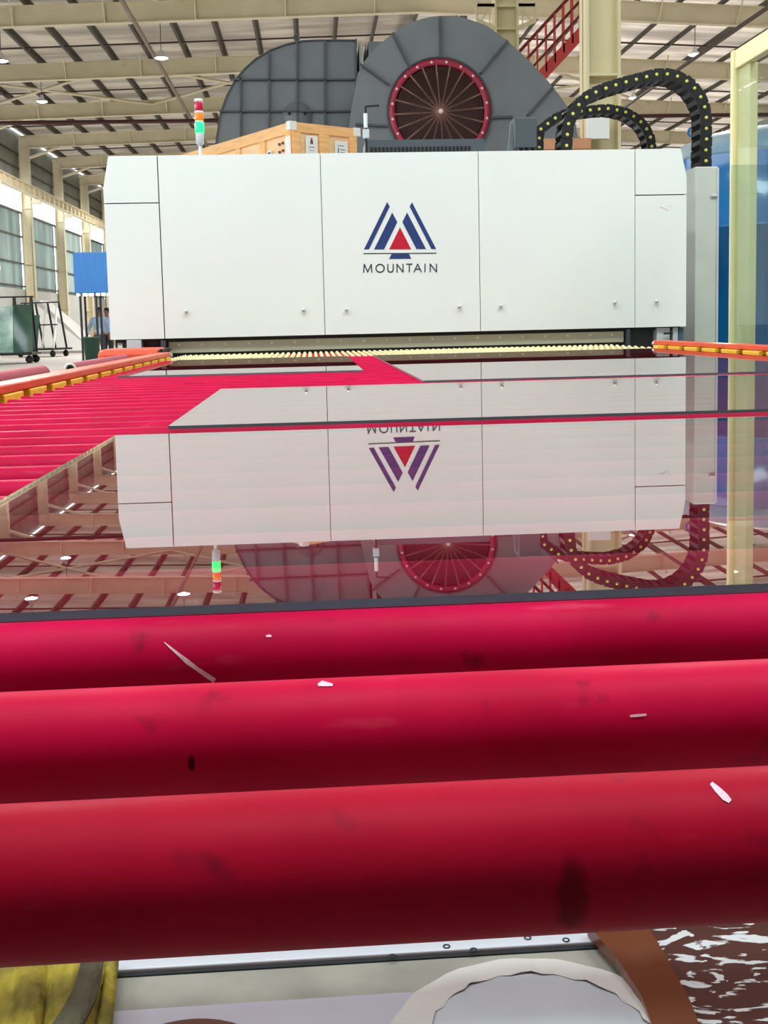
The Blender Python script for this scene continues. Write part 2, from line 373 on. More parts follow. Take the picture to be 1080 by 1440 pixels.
for z, d in ((3.2, .07), (4.3, .07), (5.6, .07), (6.75, .10), (8.9, .06), (9.6, .06)):
    MB().box(XL - .1, XL - .02, Y0, Y1, z, z + d).build('girt', m_purlin, wl)
g = MB(); X = XL + .72
g.box(X - .18, X + .18, 10, Y1, 7.90, 7.93); g.box(X - .15, X + .15, 10, Y1, 7.48, 7.51); g.box(X - .01, X + .01, 10, Y1, 7.48, 7.92)
y = 10
while y < Y1: g.box(X - .10, X + .14, y - .02, y + .02, 7.49, 7.91); y += 1.0
g.build('crane_girder', m_tan, wl)
tag(MB().box(XR, XR + .2, Y0, Y1, 0, under(XR) + DEP + .2).build('wall_right', m_wallpanel), kind='structure')
tag(MB().box(XL - .3, XR + .3, Y0 - .2, Y0, 0, RZ + DEP + .2).build('wall_front', m_wallpanel), kind='structure')
tag(MB().box(XL - .3, XR + .3, Y1, Y1 + .2, 0, RZ + DEP + .2).build('wall_back', m_wallpanel), kind='structure')

# added out-of-view deck that shades the near end of the conveyor
dk = MB().box(-6, 7, Y0, .30, 3.0, 3.12); dk = dk.build('ceiling_shade', m_wallpanel); tag(dk, kind='structure')
for x in (-5.8, -2.9, 3.9, 6.8):
    for y in (Y0 + .3, .2): MB().box(x - .08, x + .08, y - .08, y + .08, 0, 3.0).build('shade_deck_post', m_tan, dk)

# inner columns on the ridge line
def inner_col(Y, seamz, capped):
    t = MB(); cx = RX - .02; hw = .205
    t.box(cx - hw, cx - hw + .035, Y - .16, Y + .16, 0, under(cx)); t.box(cx + hw - .035, cx + hw, Y - .16, Y + .16, 0, under(cx)); t.box(cx - hw, cx + hw, Y - .012, Y + .012, 0, under(cx))
    t.box(cx - hw + .03, cx + hw - .03, Y - .14, Y + .14, seamz, seamz + .03)
    o = t.build('trim_1' if not capped else 'trim_2', m_cream_col); tag(o, kind='structure')
    if capped:
        b = MB(); za, zb = at(700, 42, Y).z, at(700, 10, Y).z
        for s in (-1, 1):
            xa, xb = cx + s * hw, cx + s * (hw + .30)
            b.bar((xa, Y - .1, zb), (xb, Y - .1, zb), .05, .05); b.bar((xb, Y - .1, zb), (xb, Y - .1, zb - .25), .04, .04)
            b.bar((xb, Y - .1, zb - .25), (xa, Y - .1, za), .06, .07); b.bar((xa + s * .06, Y - .1, zb), (xa + s * .25, Y - .1, zb - .3), .03, .03)
            b.bar((xa + s * .08, Y - .1, zb + .02), (xa + s * .08, Y - .1, za), .02, .02)
        b.bar((cx - .5, Y - .1, zb), (cx + .5, Y - .1, zb), .05, .06)
        b.build('bracket', m_cream_col, o)
    return o
inner_col(13.0, at(845, 110, 13).z, False)
inner_col(19.2, at(718, 44, 19.2).z, True)
MB().box(3.26, 3.52, 12.74, 12.80, at(845, 200, 13).z, at(845, 166, 13).z).build('white_sheet', m_paper, bpy.data.objects['trim_1'])

# overhead pipes and lamps
def pipe(name, p0, p1, r, m, label):
    o = MB().tube([p0, p1], r, 8).build(name, m); return tag(o, label, 'pipe')
pipe('conduit_pipe', (-4.9, 20, T + 9.05), (-4.9, 90, T + 9.05), .07, m_pipe, 'thin pale pipe running away under the roof above the signal tower')
pipe('sprinkler_pipe', (12.0, 14, 8.05 + T), (12.0, 80, 8.05 + T), .06, m_rod, 'thin dark pipe running away under the roof at the right')
pipe('crossing_pipe', (-13.6, 47, T + 8.75), (21.5, 47, T + 8.75), .085, m_maroon, 'dark maroon pipe crossing the hall below the rafters')
def lamp(px, py, Y, label):
    p = at(px, py, Y); t = thing('high_bay_lamp', label, 'lamp', p, 0, 'hanging hall lamps')
    MB().lathe((0, 0, 0), [(.03, .26), (.06, .24), (.08, .12), (.20, .02), (.21, 0)], 'z', 20).build('housing', m_ropepole, t)
    MB().lathe((0, 0, 0), [(.001, -.035), (.12, -.03), (.195, 0.0)], 'z', 20).build('diffuser', m_lampglow, t)
    zt = under(p.x) + DEP + .205 - p.z
    MB().tube([(0, 0, .25), (0, 0, zt)], .012, 6).build('cord', m_rod, t)
m_lampglow = mat('lamp_glow', (255, 255, 255), 0.5, emit=((255, 255, 250), 9.0))
lamp(227, 82, 36, 'round lit hall lamp above and left of the signal tower')
lamp(2, 86, 36, 'round lit hall lamp at the left edge of the photo')
lamp(977, 77, 36, 'round lit hall lamp above the large cable chain')
lamp(891, 138, 46, 'small far hall lamp seen through the large cable chain loop')
lamp(59, 143, 44, 'small far hall lamp above the left wall columns')

# red stair behind the fan
st = thing('red_staircase', 'red steel staircase with handrails behind the fan housing', 'staircase', (0, 0, 0))
SY = 20.4
A, B = at(762, 108, SY), at(820, 45, SY); dirv = (B - A).normalized()
s0 = A - dirv * (A.z / dirv.z); s1 = A + dirv * 3.2
for y in (SY, SY + .8):
    MB().bar((s0.x, y, s0.z + .1), (s1.x, y, s1.z), .03, .20).build('stringer', m_stair, st)
for y in (SY, SY + .8):
    for h in (.36, .62, .9):
        MB().tube([(s0.x + .3, y, s0.z + .3 + h), (s1.x, y, s1.z + h)], .022, 6).build('handrail', m_stairdark, st)
    n = int((s1.x - s0.x) / .165)
    for k in range(2, n):
        if k % 1 == 0 and (s0 + (s1 - s0) * (k / n)).z > 2.5 or k % 3 == 0:
            p = s0 + (s1 - s0) * (k / n)
            if k % 1 == 0: MB().bar((p.x, y, p.z), (p.x, y, p.z + .92), .03, .03, (0, 1, 0)).build('baluster', m_stair, st)
n = int(s1.z / .19)
for k in range(1, n):
    p = s0 + (s1 - s0) * (k / n); MB().box(p.x - .10, p.x + .14, SY + .02, SY + .78, p.z + .02, p.z + .05).build('tread', m_stairdark if k % 2 else m_stair, st)

# ------------------------------------------------------------------ conveyor
CX0, CX1 = -0.735, 1.805
cv = thing('roller_conveyor', 'long conveyor table of crimson rollers leading into the white machine', 'conveyor', (0.535, 0, 0))
off = Vector((-0.535, 0, 0))
rm = MB().tube([(CX0, 0, 0), (CX1, 0, 0)], RR, 40).mesh('roller', m_roller)
rollers = []
rms = [rm.copy(), rm.copy()]; rms[0].materials[0] = m_rollshade; rms[1].materials[0] = m_rollmid
for i in range(43):
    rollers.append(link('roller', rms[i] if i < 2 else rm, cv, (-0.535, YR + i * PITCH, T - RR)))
rp = MB(); npt = 14; turns = int((CX1 - CX0) / .031)
rp.tube([(CX0, 0, 0), (CX1, 0, 0)], RR, 20, 1)
hel = [(CX0 + .031 * k / npt, (RR + .004) * math.cos(2 * PI * k / npt), (RR + .004) * math.sin(2 * PI * k / npt)) for k in range(turns * npt)]
rp.tube(hel, .0080, 5, 0)
rpm = rp.mesh('rope_wrapped_roller', [m_rope, m_roller])
for i in range(43, 51): tag(link('rope_wrapped_roller', rpm, cv, (-0.535, YR + i * PITCH, T - RR - .0055)), 'roller wound with cream rope in front of the furnace mouth')
blk = MB(); blk.bbox(-.045, .035, -.085, .085, -.020, .013, .003); blk = blk.mesh('bearing_block', m_yblock)
for s, xc, nm in ((-1, -0.755, 'left'), (1, 1.825, 'right')):
    r = MB(); xa = xc - .035 if s < 0 else xc - .03
    r.bbox(xc - .032, xc + .032, -.25, 5.66, T + .0145, T + .036, .004)
    ro = r.build('side_rail', m_orange, cv); ro.location = off
    for k in range(26):
        y = 2.675 - .23816 * 11 + k * .23816
        if y < 5.62: link('bearing_block', blk, ro, (xc, y, T))
    MB().sphere((xc - s * .026, 5.655, T + .02), .014, 0, 10, 6).build('end_bolt', m_bolt, ro)
    sk = MB().box(xc + (-.02 if s < 0 else .0), xc + (.0 if s < 0 else .02), -.25, 5.66, T - .30, T - .021).build('side_beam', m_dark, cv); sk.location = off
    for y in (-.1, 1.4, 2.9, 4.4, 5.6):
        l = MB().bbox(xc - .05, xc + .05, y - .05, y + .05, 0, T - .30, .004).build('leg', m_dark, cv); l.location = off
cb = MB().box(CX0, CX1, 3.0, 3.06, T - .25, T - .19).build('cross_beam', m_dark, cv); cb.location = off

# marks worn into the first rollers
def scuff(i, pts, wds, m, label):
    vs = []
    for k, ((x, y), wd) in enumerate(zip(pts, wds)):
        a = pts[max(k - 1, 0)]; b = pts[min(k + 1, len(pts) - 1)]
        dx, dy = b[0] - a[0], b[1] - a[1]; l = math.hypot(dx, dy) or 1
        nx, ny = -dy / l, dx / l
        vs += [hit(x + nx * wd / 2, y + ny * wd / 2, i), hit(x - nx * wd / 2, y - ny * wd / 2, i)]
    o = MB().add(vs, [(2 * k, 2 * k + 2, 2 * k + 3, 2 * k + 1) for k in range(len(pts) - 1)]).build('scuff_mark', m, rollers[i])
    o.matrix_parent_inverse = Matrix.Translation(-Vector((0, YR + i * PITCH, T - RR)))
    o['label'] = label
scuff(2, [(231, 903), (240, 911), (252, 921), (264, 931), (276, 940), (288, 948), (302, 957.5)], [1, 3, 4.5, 7, 5.5, 6.5, 7], m_scw, 'long slanting pale scrape')
scuff(2, [(374, 894.5), (378, 894), (382, 894.5)], [2, 4, 2], m_scw, 'tiny pale chip')
scuff(1, [(447, 963), (453, 961), (460, 962), (468, 963)], [3, 8, 6, 3], m_scw, 'pale chipped spot')
scuff(1, [(886, 1007), (898, 1006), (909, 1005)], [3, 4, 3], m_scw, 'short pale scratch')
scuff(0, [(1000, 1101), (1010, 1111), (1020, 1121), (1027, 1127)], [5, 9, 10, 6], m_scw, 'short slanting pale scrape')

# ------------------------------------------------------------------ glass sheets on the rollers
def sheet(x0, x1, y0, y1, t, label, edge=None):
    h = t; g = MB()
    cx, cy = (x0 + x1) / 2, (y0 + y1) / 2
    a = [(x - cx, y - cy, z) for z in (0, h) for x, y in ((x0, y0), (x1, y0), (x1, y1), (x0, y1))]
    g.add(a, [(4, 5, 6, 7)], 0); g.add(a, [(0, 3, 2, 1)], 1); g.add(a, [(0, 1, 5, 4), (1, 2, 6, 5), (2, 3, 7, 6), (3, 0, 4, 7)], 2)
    o = g.build('glass_sheet', [m_glasstop, m_glassclear, edge or m_edge]); o.location = (cx, cy, T + .0002)
    return tag(o, label, 'glass', 'glass sheets on the conveyor')
sheet(-.292, 1.772, 0.602, 1.611, .005, 'largest nearest clear glass sheet, mirroring the white hood and its emblem upside down', m_edge2)
sheet(-.232, 1.772, 1.738, 2.746, .005, 'second clear glass sheet from the front, a white strip of reflection with slanted left end')
sheet(-.645, .167, 3.64, 5.30, .005, 'far left clear glass sheet just before the furnace mouth')
sheet(.292, 1.772, 2.885, 5.30, .005, 'far right clear glass sheet reaching from the second sheet to the furnace mouth')

# ------------------------------------------------------------------ furnace with white hood
HD = 6.48
fx0, fx1, zb, zt = -1.177, 2.257, T + .0984, T + 1.1518
SX = [-0.8622, 0.0772, 1.0050, 1.9436]
fu = thing('tempering_furnace', 'white hooded glass furnace with blue and red mountain emblem at the conveyor end', 'furnace', (0.54, 7.0, 0))
fo = Vector((-0.54, -7.0, 0))
def fp(name, mb, m, label=None, parent=None):
    o = mb.build(name, m, parent or fu); o.location = fo if parent is None else (0, 0, 0)
    if label: o['label'] = label
    return o
G = .0032; PT = .03
def panel(poly, label=None):
    bm = MB(); bm.prism(poly, HD, HD + PT); return fp('hood_panel', bm, m_white, label)
zs = T + .883
kz0, kz1 = T + .975, zt
panel([(fx0, zb), (SX[0] - G, zb), (SX[0] - G, zs - G), (fx0, zs - G)])
panel([(fx0, zs + G), (SX[0] - G, zs + G), (SX[0] - G, zt), (fx0 + .036, zt), (fx0, kz0)])
panel([(SX[0] + G, zb), (SX[1] - G * .6, zb), (SX[1] - G * .6, zt), (SX[0] + G, zt)])
mp = panel([(SX[1] + G * .6, zb), (SX[2] - G * .6, zb), (SX[2] - G * .6, zt), (SX[1] + G * .6, zt)], 'centre hood panel bearing the emblem')
panel([(SX[2] + G * .6, zb), (SX[3] - G * .6, zb), (SX[3] - G * .6, zt), (SX[2] + G * .6, zt)])
rpn = panel([(SX[3] + G * .6, zb), (fx1, zb), (fx1, zs - G), (SX[3] + G * .6, zs - G)])
panel([(SX[3] + G, zs + G), (fx1, zs + G), (fx1, kz0 + .01), (fx1 - .036, zt), (SX[3] + G, zt)])
hb = MB(); hb.prism([(fx0 + .004, zb + .004), (fx1 - .004, zb + .004), (fx1 - .004, kz0), (fx1 - .045, zt - .004), (fx0 + .045, zt - .004), (fx0 + .004, kz0)], HD + PT + .001, HD + .35, 0)
fp('hood_body', hb, m_seam)
sd = MB(); sd.box(fx0 + .02, fx1 - .02, HD + .36, 16.0, T + .02, T + 1.078); fp('furnace_body', sd, m_white)
ba = MB(); ba.box(fx0 + .03, fx1 - .03, HD + .34, 16.0, .06, T - .08); fp('base_frame', ba, m_dark)
for x in (fx0 + .1, .54, fx1 - .1):
    for y in (6.9, 11.5, 15.8): fp('foot', MB().bbox(x - .06, x + .06, y - .06, y + .06, 0, .07), m_dark)
# knobs
kn = MB().lathe((0, 0, 0), [(.0008, -.020), (.006, -.019), (.0095, -.014), (.0105, -.006), (.0105, 0)], 'y', 14).mesh('knob', m_bolt)
for x, y in ((262, 438), (427, 436), (487, 435.5), (646, 431), (704, 430), (864, 425.5), (922.5, 424)):
    p = at(x, y, HD); link('knob', kn, fu, p + fo - Vector((0, .0005, 0)))
# emblem and lettering
def plane_poly(pts, th=.0016):
    q = [at(480 + x / 4.5, 260 + y / 4.5, HD) for x, y in pts]
    return MB().prism([(p.x, p.z) for p in q], HD - th, HD - .0002)
for pts, m in (([(290, 108), (306, 137), (175, 408), (143, 408)], m_logoblue), ([(322, 175), (354, 235), (270, 408), (207, 408)], m_logoblue),
               ([(371, 268), (442, 407), (302, 408)], m_logored), ([(416, 175), (386, 235), (475, 406), (536, 406)], m_logoblue),
               ([(447, 110), (432, 137), (570, 406), (600, 406)], m_logoblue), ([(140, 431), (602, 429), (602, 435), (140, 437)], m_logotext),
               ([(318, 438), (428, 436), (442, 467), (302, 468)], m_logoblue)):
    o = plane_poly(pts).build('emblem_shape', m, mp); 
def letter(x0, wd, segs):
    mb = MB()
    for s in segs:
        for a, b in zip(s[:-1], s[1:]):
            p = at(480 + (x0 + a[0] * wd) / 4.5, 260 + (553 - a[1] * 50 - (x0 - 140) * .006) / 4.5, HD); q = at(480 + (x0 + b[0] * wd) / 4.5, 260 + (553 - b[1] * 50 - (x0 - 140) * .006) / 4.5, HD)
            d = (q - p).normalized() * .002
            mb.bar(p - d + Vector((0, -.001, 0)), q + d + Vector((0, -.001, 0)), .0016, .0066, (0, 0, 1) if abs(d.z) < .0019 else (1, 0, 0))
    # flat strokes: width lies in the panel plane
    return mb.build('letter', m_logotext, mp)
circ = [(.5 + .5 * math.cos(a), .5 + .5 * math.sin(a)) for a in [2 * PI * k / 20 for k in range(21)]]
uu = [(0, 1), (0, .35)] + [(.5 - .5 * math.cos(a), .32 - .32 * math.sin(a)) for a in [PI * k / 10 for k in range(11)]] + [(1, .35), (1, 1)]
for x0, wd, segs in ((141, 52, [[(0, 0), (.08, 1), (.5, 0.05), (.92, 1), (1, 0)]]), (219, 52, [circ]), (294, 34, [uu]), (352, 38, [[(0, 0), (0, 1), (1, 0), (1, 1)]]),
                     (412, 36, [[(0, 1), (1, 1)], [(.5, 1), (.5, 0)]]), (460, 46, [[(0, 0), (.5, 1), (1, 0)], [(.2, .36), (.8, .36)]]), (529, 2, [[(0, 0), (0, 1)]]), (562, 40, [[(0, 0), (0, 1), (1, 0), (1, 1)]])):
    letter(x0, wd, segs)
for a, b in (((928, 291), (934, 293)), ((934, 293), (940, 296)), ((941, 291), (944, 290))):
    p, q = at(*a, HD), at(*b, HD); fp('scratch', MB().bar(p - Vector((0, .0006, 0)), q - Vector((0, .0006, 0)), .001, .004), m_scw)
# mouth below the hood
mo = MB(); mo.box(-.845, 1.885, HD + .04, HD + .06, T + .012, zb - .022); fp('mouth_plate', mo, m_khaki, 'grey plate across the furnace mouth')
mo = MB(); mo.box(fx0 + .02, fx1 - .02, HD + .05, HD + .3, zb - .02, zb + .003); fp('mouth_lintel', mo, m_black)
sm = MB().lathe((0, 0, 0), [(.0008, -.007), (.005, -.006), (.008, 0)], 'y', 10).mesh('screw', m_paper)
for k in range(20):
    x = 0.0 - .137 * 6 + .035 + k * .137
    if x < 1.85: link('screw', sm, fu, Vector((x, HD + .0398, T + .058)) + fo)
cbx = MB(); cbx.box(fx0 + .05, fx1 - .05, HD + .10, HD + .3, T - .1, zb); fp('mouth_frame', cbx, m_dark)
for x0, x1, z0, z1, m, y in ((-1.085, -1.0, T + .02, zb - .004, m_lightgrey, HD + .0), (-.885, -.858, T - .05, zb - .012, m_dark, HD - .02), (1.895, 1.915, T - .05, zb - .012, m_dark, HD - .0),
                           (2.085, 2.165, T - .05, zb - .006, m_lightgrey, HD + .02), (2.185, 2.215, T - .05, zb - .006, m_lightgrey, HD + .02), (2.22, 2.25, T - .05, zb - .006, m_steelblue, HD + .02)):
    fp('mouth_post', MB().bbox(x0, x1, y, y + .09, z0, z1, .003), m)
fp('latch_bar', MB().bar((2.12, HD, T + .058), (2.175, HD, T + .058), .012, .012), m_black)
# black end of roof opening grille on the hood top
gr = thing('vent_box', 'low dark grey slotted vent box on top of the white hood', 'vent', (0, 0, 0))
gy0 = 7.3
a, b = at(514, 197, gy0), at(681, 194, gy0)
MB().box(a.x, b.x, gy0, gy0 + .35, T + 1.083, a.z).build('casing', m_fan2, gr)
n = 26
for k in range(n):
    x = a.x + .03 + (b.x - a.x - .14) * k / (n - 1); MB().box(x, x + .017, gy0 - .004, gy0 - .0005, T + 1.1, a.z - .048).build('slot', m_black, gr)
bx = thing('control_box', 'dark grey square box on a bracket beside the small cable chain', 'box', (0, 0, 0))
a, b = at(724, 208, 7.6), at(755, 165, 7.6)
MB().bbox(a.x, b.x, 7.6, 7.8, a.z, b.z, .006).build('casing', m_fan2, bx)
MB().prism([(a.x - .05, a.z - .12), (a.x, a.z - .12), (a.x, b.z - .03), (a.x - .012, b.z - .03)], 7.68, 7.70).build('bracket', m_fan, bx)
MB().box(a.x + .02, b.x + .04, 7.62, 7.78, T + 1.083, a.z).build('pedestal', m_black, bx)
for k in range(4): MB().tube([(a.x + .02 + k * .04, 7.6, a.z - .002), (a.x + .03 + k * .035, 7.56, a.z - .05), (a.x + .05 + k * .03, 7.62, T + 1.09)], .008, 6).build('cable', m_black, bx)
pole = thing('sensor_pole', 'thin dark and white rod standing between the crate and the fan', 'pole', (0, 0, 0))
a, b = at(515, 208, 7.2), at(515, 150, 7.2)
MB().tube([(a.x, 7.2, T + 1.083), (a.x, 7.2, b.z)], .008, 8).build('rod', m_black, pole)
MB().tube([(a.x, 7.19, at(515, 180, 7.2).z), (a.x, 7.19, at(515, 160, 7.2).z)], .013, 8).build('insulator', m_ropepole, pole)
MB().bbox(a.x - .02, a.x + .02, 7.16, 7.2, at(515, 195, 7.2).z, at(515, 183, 7.2).z, .003).build('clamp', m_lightgrey, pole)
MB().bar((a.x, 7.2, b.z), (a.x + .09, 7.2, b.z + .006), .012, .012).build('arm', m_black, pole)

# signal tower
sg = thing('signal_tower', 'stack light with red, amber and lit green lens on the white hood', 'lamp', at(282, 217, 7.1))
sz = lambda y: at(282, y, 7.1).z - at(282, 217, 7.1).z
m_lr = mat('red_lens', (206, 10, 66), 0.2, coat=0.5); m_lo = mat('amber_lens', (255, 124, 14), 0.2, coat=0.5, emit=((255, 110, 10), .25)); m_lg = mat('green_lens', (40, 230, 110), 0.2, emit=((30, 255, 120), 1.1))
b0 = T + 1.083 - at(282, 217, 7.1).z
MB().tube([(0, 0, b0), (0, 0, sz(202))], .011, 12).build('pole', m_ropepole, sg)
def ring(name, y0, y1, r, m): MB().lathe((0, 0, 0), [(.001, sz(y0)), (r * .93, sz(y0)), (r, sz(y0) + .003), (r, sz(y1) - .003), (r * .93, sz(y1)), (.001, sz(y1))], 'z', 20).build(name, m, sg)
ring('base', 203, 187, .0255, m_lightgrey); ring('green_lens', 187, 172, .029, m_lg); ring('collar', 172, 170.2, .028, m_boltw); ring('amber_lens', 170.2, 159.4, .027, m_lo); ring('collar', 159.4, 156.4, .028, m_boltw)
ring('red_lens', 156.4, 143.6, .026, m_lr); ring('cap', 143.6, 139.5, .028, m_boltw)

# ------------------------------------------------------------------ cable chains
def catmull(p, n):
    out = []
    for i in range(len(p) - 1):
        a, b, c, d = p[max(i - 1, 0)], p[i], p[i + 1], p[min(i + 2, len(p) - 1)]
        for k in range(n):
            t = k / n; out.append(tuple(.5 * (2 * b[j] + (c[j] - a[j]) * t + (2 * a[j] - 5 * b[j] + 4 * c[j] - d[j]) * t * t + (3 * b[j] - a[j] - 3 * c[j] + d[j]) * t ** 3) for j in (0, 1)))
    return out + [p[-1]]
def chain(path, Y, wid, hgt, pitch, label, zend):
    pts = [at(x, y, Y) for x, y in path]; pts = [(p.x, p.z) for p in pts]
    if zend[0]: pts.insert(0, (pts[0][0], zend[0]))
    if zend[1]: pts.append((pts[-1][0], zend[1]))
    c = catmull(pts, 20)
    L = [0]
    for a, b in zip(c[:-1], c[1:]): L.append(L[-1] + math.hypot(b[0] - a[0], b[1] - a[1]))
    n = round(L[-1] / pitch); pos = []
    for k in range(n + 1):
        s = L[-1] * k / n; j = min(max(i for i in range(len(L)) if L[i] <= s + 1e-9), len(c) - 2); t = (s - L[j]) / (L[j + 1] - L[j])
        pos.append((c[j][0] + (c[j + 1][0] - c[j][0]) * t, c[j][1] + (c[j + 1][1] - c[j][1]) * t))
    ch = thing('cable_chain', label, 'cable chain', (0, 0, 0))
    mb = MB(); l = pitch
    for y in (-wid / 2, wid / 2 - .012):
        o = [(-.18 * l, -hgt / 2), (.62 * l, -hgt / 2), (.86 * l, -hgt * .3), (.86 * l, hgt * .3), (.62 * l, hgt / 2), (-.18 * l, hgt / 2), (-.36 * l, hgt * .25), (-.36 * l, -hgt * .25)]
        yy = y if o else y
        mb.prism(o, yy, yy + .012)
    for z in (-hgt / 2 + .006, hgt / 2 - .006): mb.box(.02 * l, .42 * l, -wid / 2 + .012, wid / 2 - .012, z - .004, z + .004)
    me = mb.mesh('link', m_black)
    pin = MB().lathe((0, 0, 0), [(.0008, -.006), (.0085, -.006), (.0115, -.003), (.0115, 0)], 'y', 10).mesh('pin', m_yellow_pin)
    for k in range(n):
        a, b = pos[k], pos[k + 1]; ang = math.atan2(b[1] - a[1], b[0] - a[0])
        lk = link('link', me, ch, (a[0], Y + wid / 2 + (.004 if k % 2 else 0), a[1]), (0, -ang, 0)); link('pin', pin, lk, (0, -wid / 2, 0))
    return ch
big = [(797, 208), (797.7, 192.7), (799, 176.7), (804.7, 162), (812.7, 149), (824, 137.7), (837, 130), (851, 124.5), (866, 119.5), (880.3, 115.5), (895.3, 111.5), (909.7, 108), (924, 104.5), (939, 104.3), (953.7, 107.5), (966.3, 114.5), (978, 125), (986, 137.7), (991.7, 152), (993.4, 167), (993.7, 183), (993.5, 198), (993, 214)]
chain(big, 7.5, .19, .081, .0735, 'larger black cable chain with yellow pins, looping over to the grey column', (T + 1.12, T + 1.15))
small = [(758.7, 190), (766.7, 177.7), (777, 169), (788, 162.5), (800, 158.5), (814, 156.5), (827.7, 155.2), (841, 153.6), (854, 152.8), (867, 154.5), (880, 157.8), (891.7, 163.7), (901.7, 171.7), (910, 182), (915, 194), (917, 207)]
chain(small, 7.85, .15, .066, .0665, 'smaller black cable chain with yellow pins, arching under the larger one', (T + 1.12, T + 1.12))

tr = thing('grey_column', 'tall pale grey cable trunking column right of the white hood', 'column', (0, 0, 0))
a = at(978, 236, 7.45); b = at(1010, 234, 7.45); zc_ = b.z
MB().bbox(a.x, b.x, 7.45, 7.98, 0, zc_, .006).build('casing', m_trunk, tr)
MB().bbox(b.x - .01, b.x + .004, 7.442, 7.449, 0.02, zc_ - .01, .001).build('edge_strip', m_lightgrey, tr)
p = at(1004, 275, 7.44); MB().bbox(p.x - .02, p.x + .02, 7.435, 7.45, p.z - .008, p.z + .006, .002).build('latch', m_lightgrey, tr)

# ------------------------------------------------------------------ blowers behind
def rib(mb, p, q, Y, wd=.03, d=.05): mb.bar((p[0], Y - d / 2, p[1]), (q[0], Y - d / 2, q[1]), d, wd, (0, 1, 0)) if False else mb.prism(_quad(p, q, wd), Y - d, Y)
def _quad(p, q, wd):
    dx, dz = q[0] - p[0], q[1] - p[1]; l = math.hypot(dx, dz); nx, nz = -dz / l * wd / 2, dx / l * wd / 2
    return [(p[0] + nx, p[1] + nz), (q[0] + nx, q[1] + nz), (q[0] - nx, q[1] - nz), (p[0] - nx, p[1] - nz)]
BY = 17.0; fs = BY / 11.5
def xz(x, y, Y=BY): p = at(x, y, Y); return (p.x, p.z)
bl = thing('blower_fan', 'big blue grey scroll fan with crimson ringed round intake', 'fan', (0, 0, 0))
out = [(491, 190), (491.5, 176), (496, 142), (503.6, 101), (513, 85), (531, 64), (552.4, 47), (569, 36), (587, 28), (603, 24), (618.5, 22), (640.6, 22), (659.5, 27), (684.7, 36), (713, 56.7), (741, 82), (773, 116.5), (795, 145), (807, 164), (812, 185), (812, 235), (800, 280), (770, 320), (700, 345), (600, 345), (530, 310), (500, 250)]
poly = [xz(*p) for p in out]
cxf, czf = xz(618, 157)
RI = abs(xz(618 + 70, 157)[0] - cxf)
# face plate with a round hole: radial fan of quads between outline and hole
n = 72
def outline_at(ang):
    best = None
    for a, b in zip(poly, poly[1:] + poly[:1]):
        ax, az = a[0] - cxf, a[1] - czf; bx_, bz = b[0] - cxf, b[1] - czf
        dx, dz = math.cos(ang), math.sin(ang); ex, ez = bx_ - ax, bz - az
        den = dx * ez - dz * ex
        if abs(den) < 1e-9: continue
        t = (ax * ez - az * ex) / den; s = (ax * dz - az * dx) / den
        if t > 0 and -1e-6 <= s <= 1 + 1e-6: best = t if best is None else max(best, t)
    return best
fm = MB(); vo = []; vi = []
for k in range(n):
    a = 2 * PI * k / n; r = outline_at(a); vo.append((cxf + r * math.cos(a), czf + r * math.sin(a))); vi.append((cxf + RI * math.cos(a), czf + RI * math.sin(a)))
V = [(x, BY, z) for x, z in vo] + [(x, BY, z) for x, z in vi] + [(x, BY + 1.4, z) for x, z in vo] + [(x, BY + .8, z) for x, z in vi]
fm.add(V, [(k, (k + 1) % n, n + (k + 1) % n, n + k) for k in range(n)], 0)
fm.add(V, [(k, 2 * n + k, 2 * n + (k + 1) % n, (k + 1) % n) for k in range(n)], 0)
fm.add(V, [(n + k, n + (k + 1) % n, 3 * n + (k + 1) % n, 3 * n + k) for k in range(n)], 1)
fm.add(V, [list(range(2 * n, 3 * n))], 0); fm.add(V, [list(range(3 * n, 4 * n))], 1)
fm.build('scroll_housing', [m_fan, m_fandark], bl)
for p, q in (((552, 47), (577, 96)), ((618.5, 24), (620, 82)), ((713, 58), (675, 104)), ((779, 120), (741, 163)), ((505, 90), (548, 120)), ((690, 166), (720, 165)), ((500, 175), (545, 178))):
    r = MB(); rib(r, xz(*p), xz(*q), BY - .002, .03, .065); r.build('stiffener_rib', m_fan2, bl)
lp, lq = xz(650, 21), xz(661, 21); MB().box(lp[0], lq[0], BY + .3, BY + .36, lp[1] - .06, lp[1] + .07).build('lifting_lug', m_fan2, bl)
RO = RI
MB().lathe((cxf, BY, czf), [(RO + .045, .0), (RO + .045, -.04), (RO + .018, -.04), (RO + .018, 0)], 'y', 64).build('collar', m_fan2, bl)
MB().lathe((cxf, BY, czf), [(RO + .009, -.0), (RO + .009, -.055), (RO - .08, -.055), (RO - .08, .05)], 'y', 64).build('intake_ring', m_red_ring, bl)
bmsh = MB().lathe((0, 0, 0), [(.0008, -.018), (.015, -.017), (.021, 0)], 'y', 10).mesh('bolt', m_boltw)
for k in range(20):
    a = 2 * PI * (k + .5) / 20; link('bolt', bmsh, bl, (cxf + (RO - .036) * math.cos(a), BY - .0555, czf + (RO - .036) * math.sin(a)))
gd = MB(); hy = BY - .15
cgz = czf - .03
for k in range(1, 26):
    r = (RO - .085) * k / 26
    yy = hy + (.12) * (k / 26) ** 2
    pts = [(cxf + r * math.cos(2 * PI * j / 40), yy, czf - .03 * (1 - k / 26) + r * math.sin(2 * PI * j / 40)) for j in range(41)]
    gd.tube(pts, .0055, 4, 0, False)
gr2 = gd.build('guard_mesh', m_guardring, bl); gr2['kind'] = 'stuff'
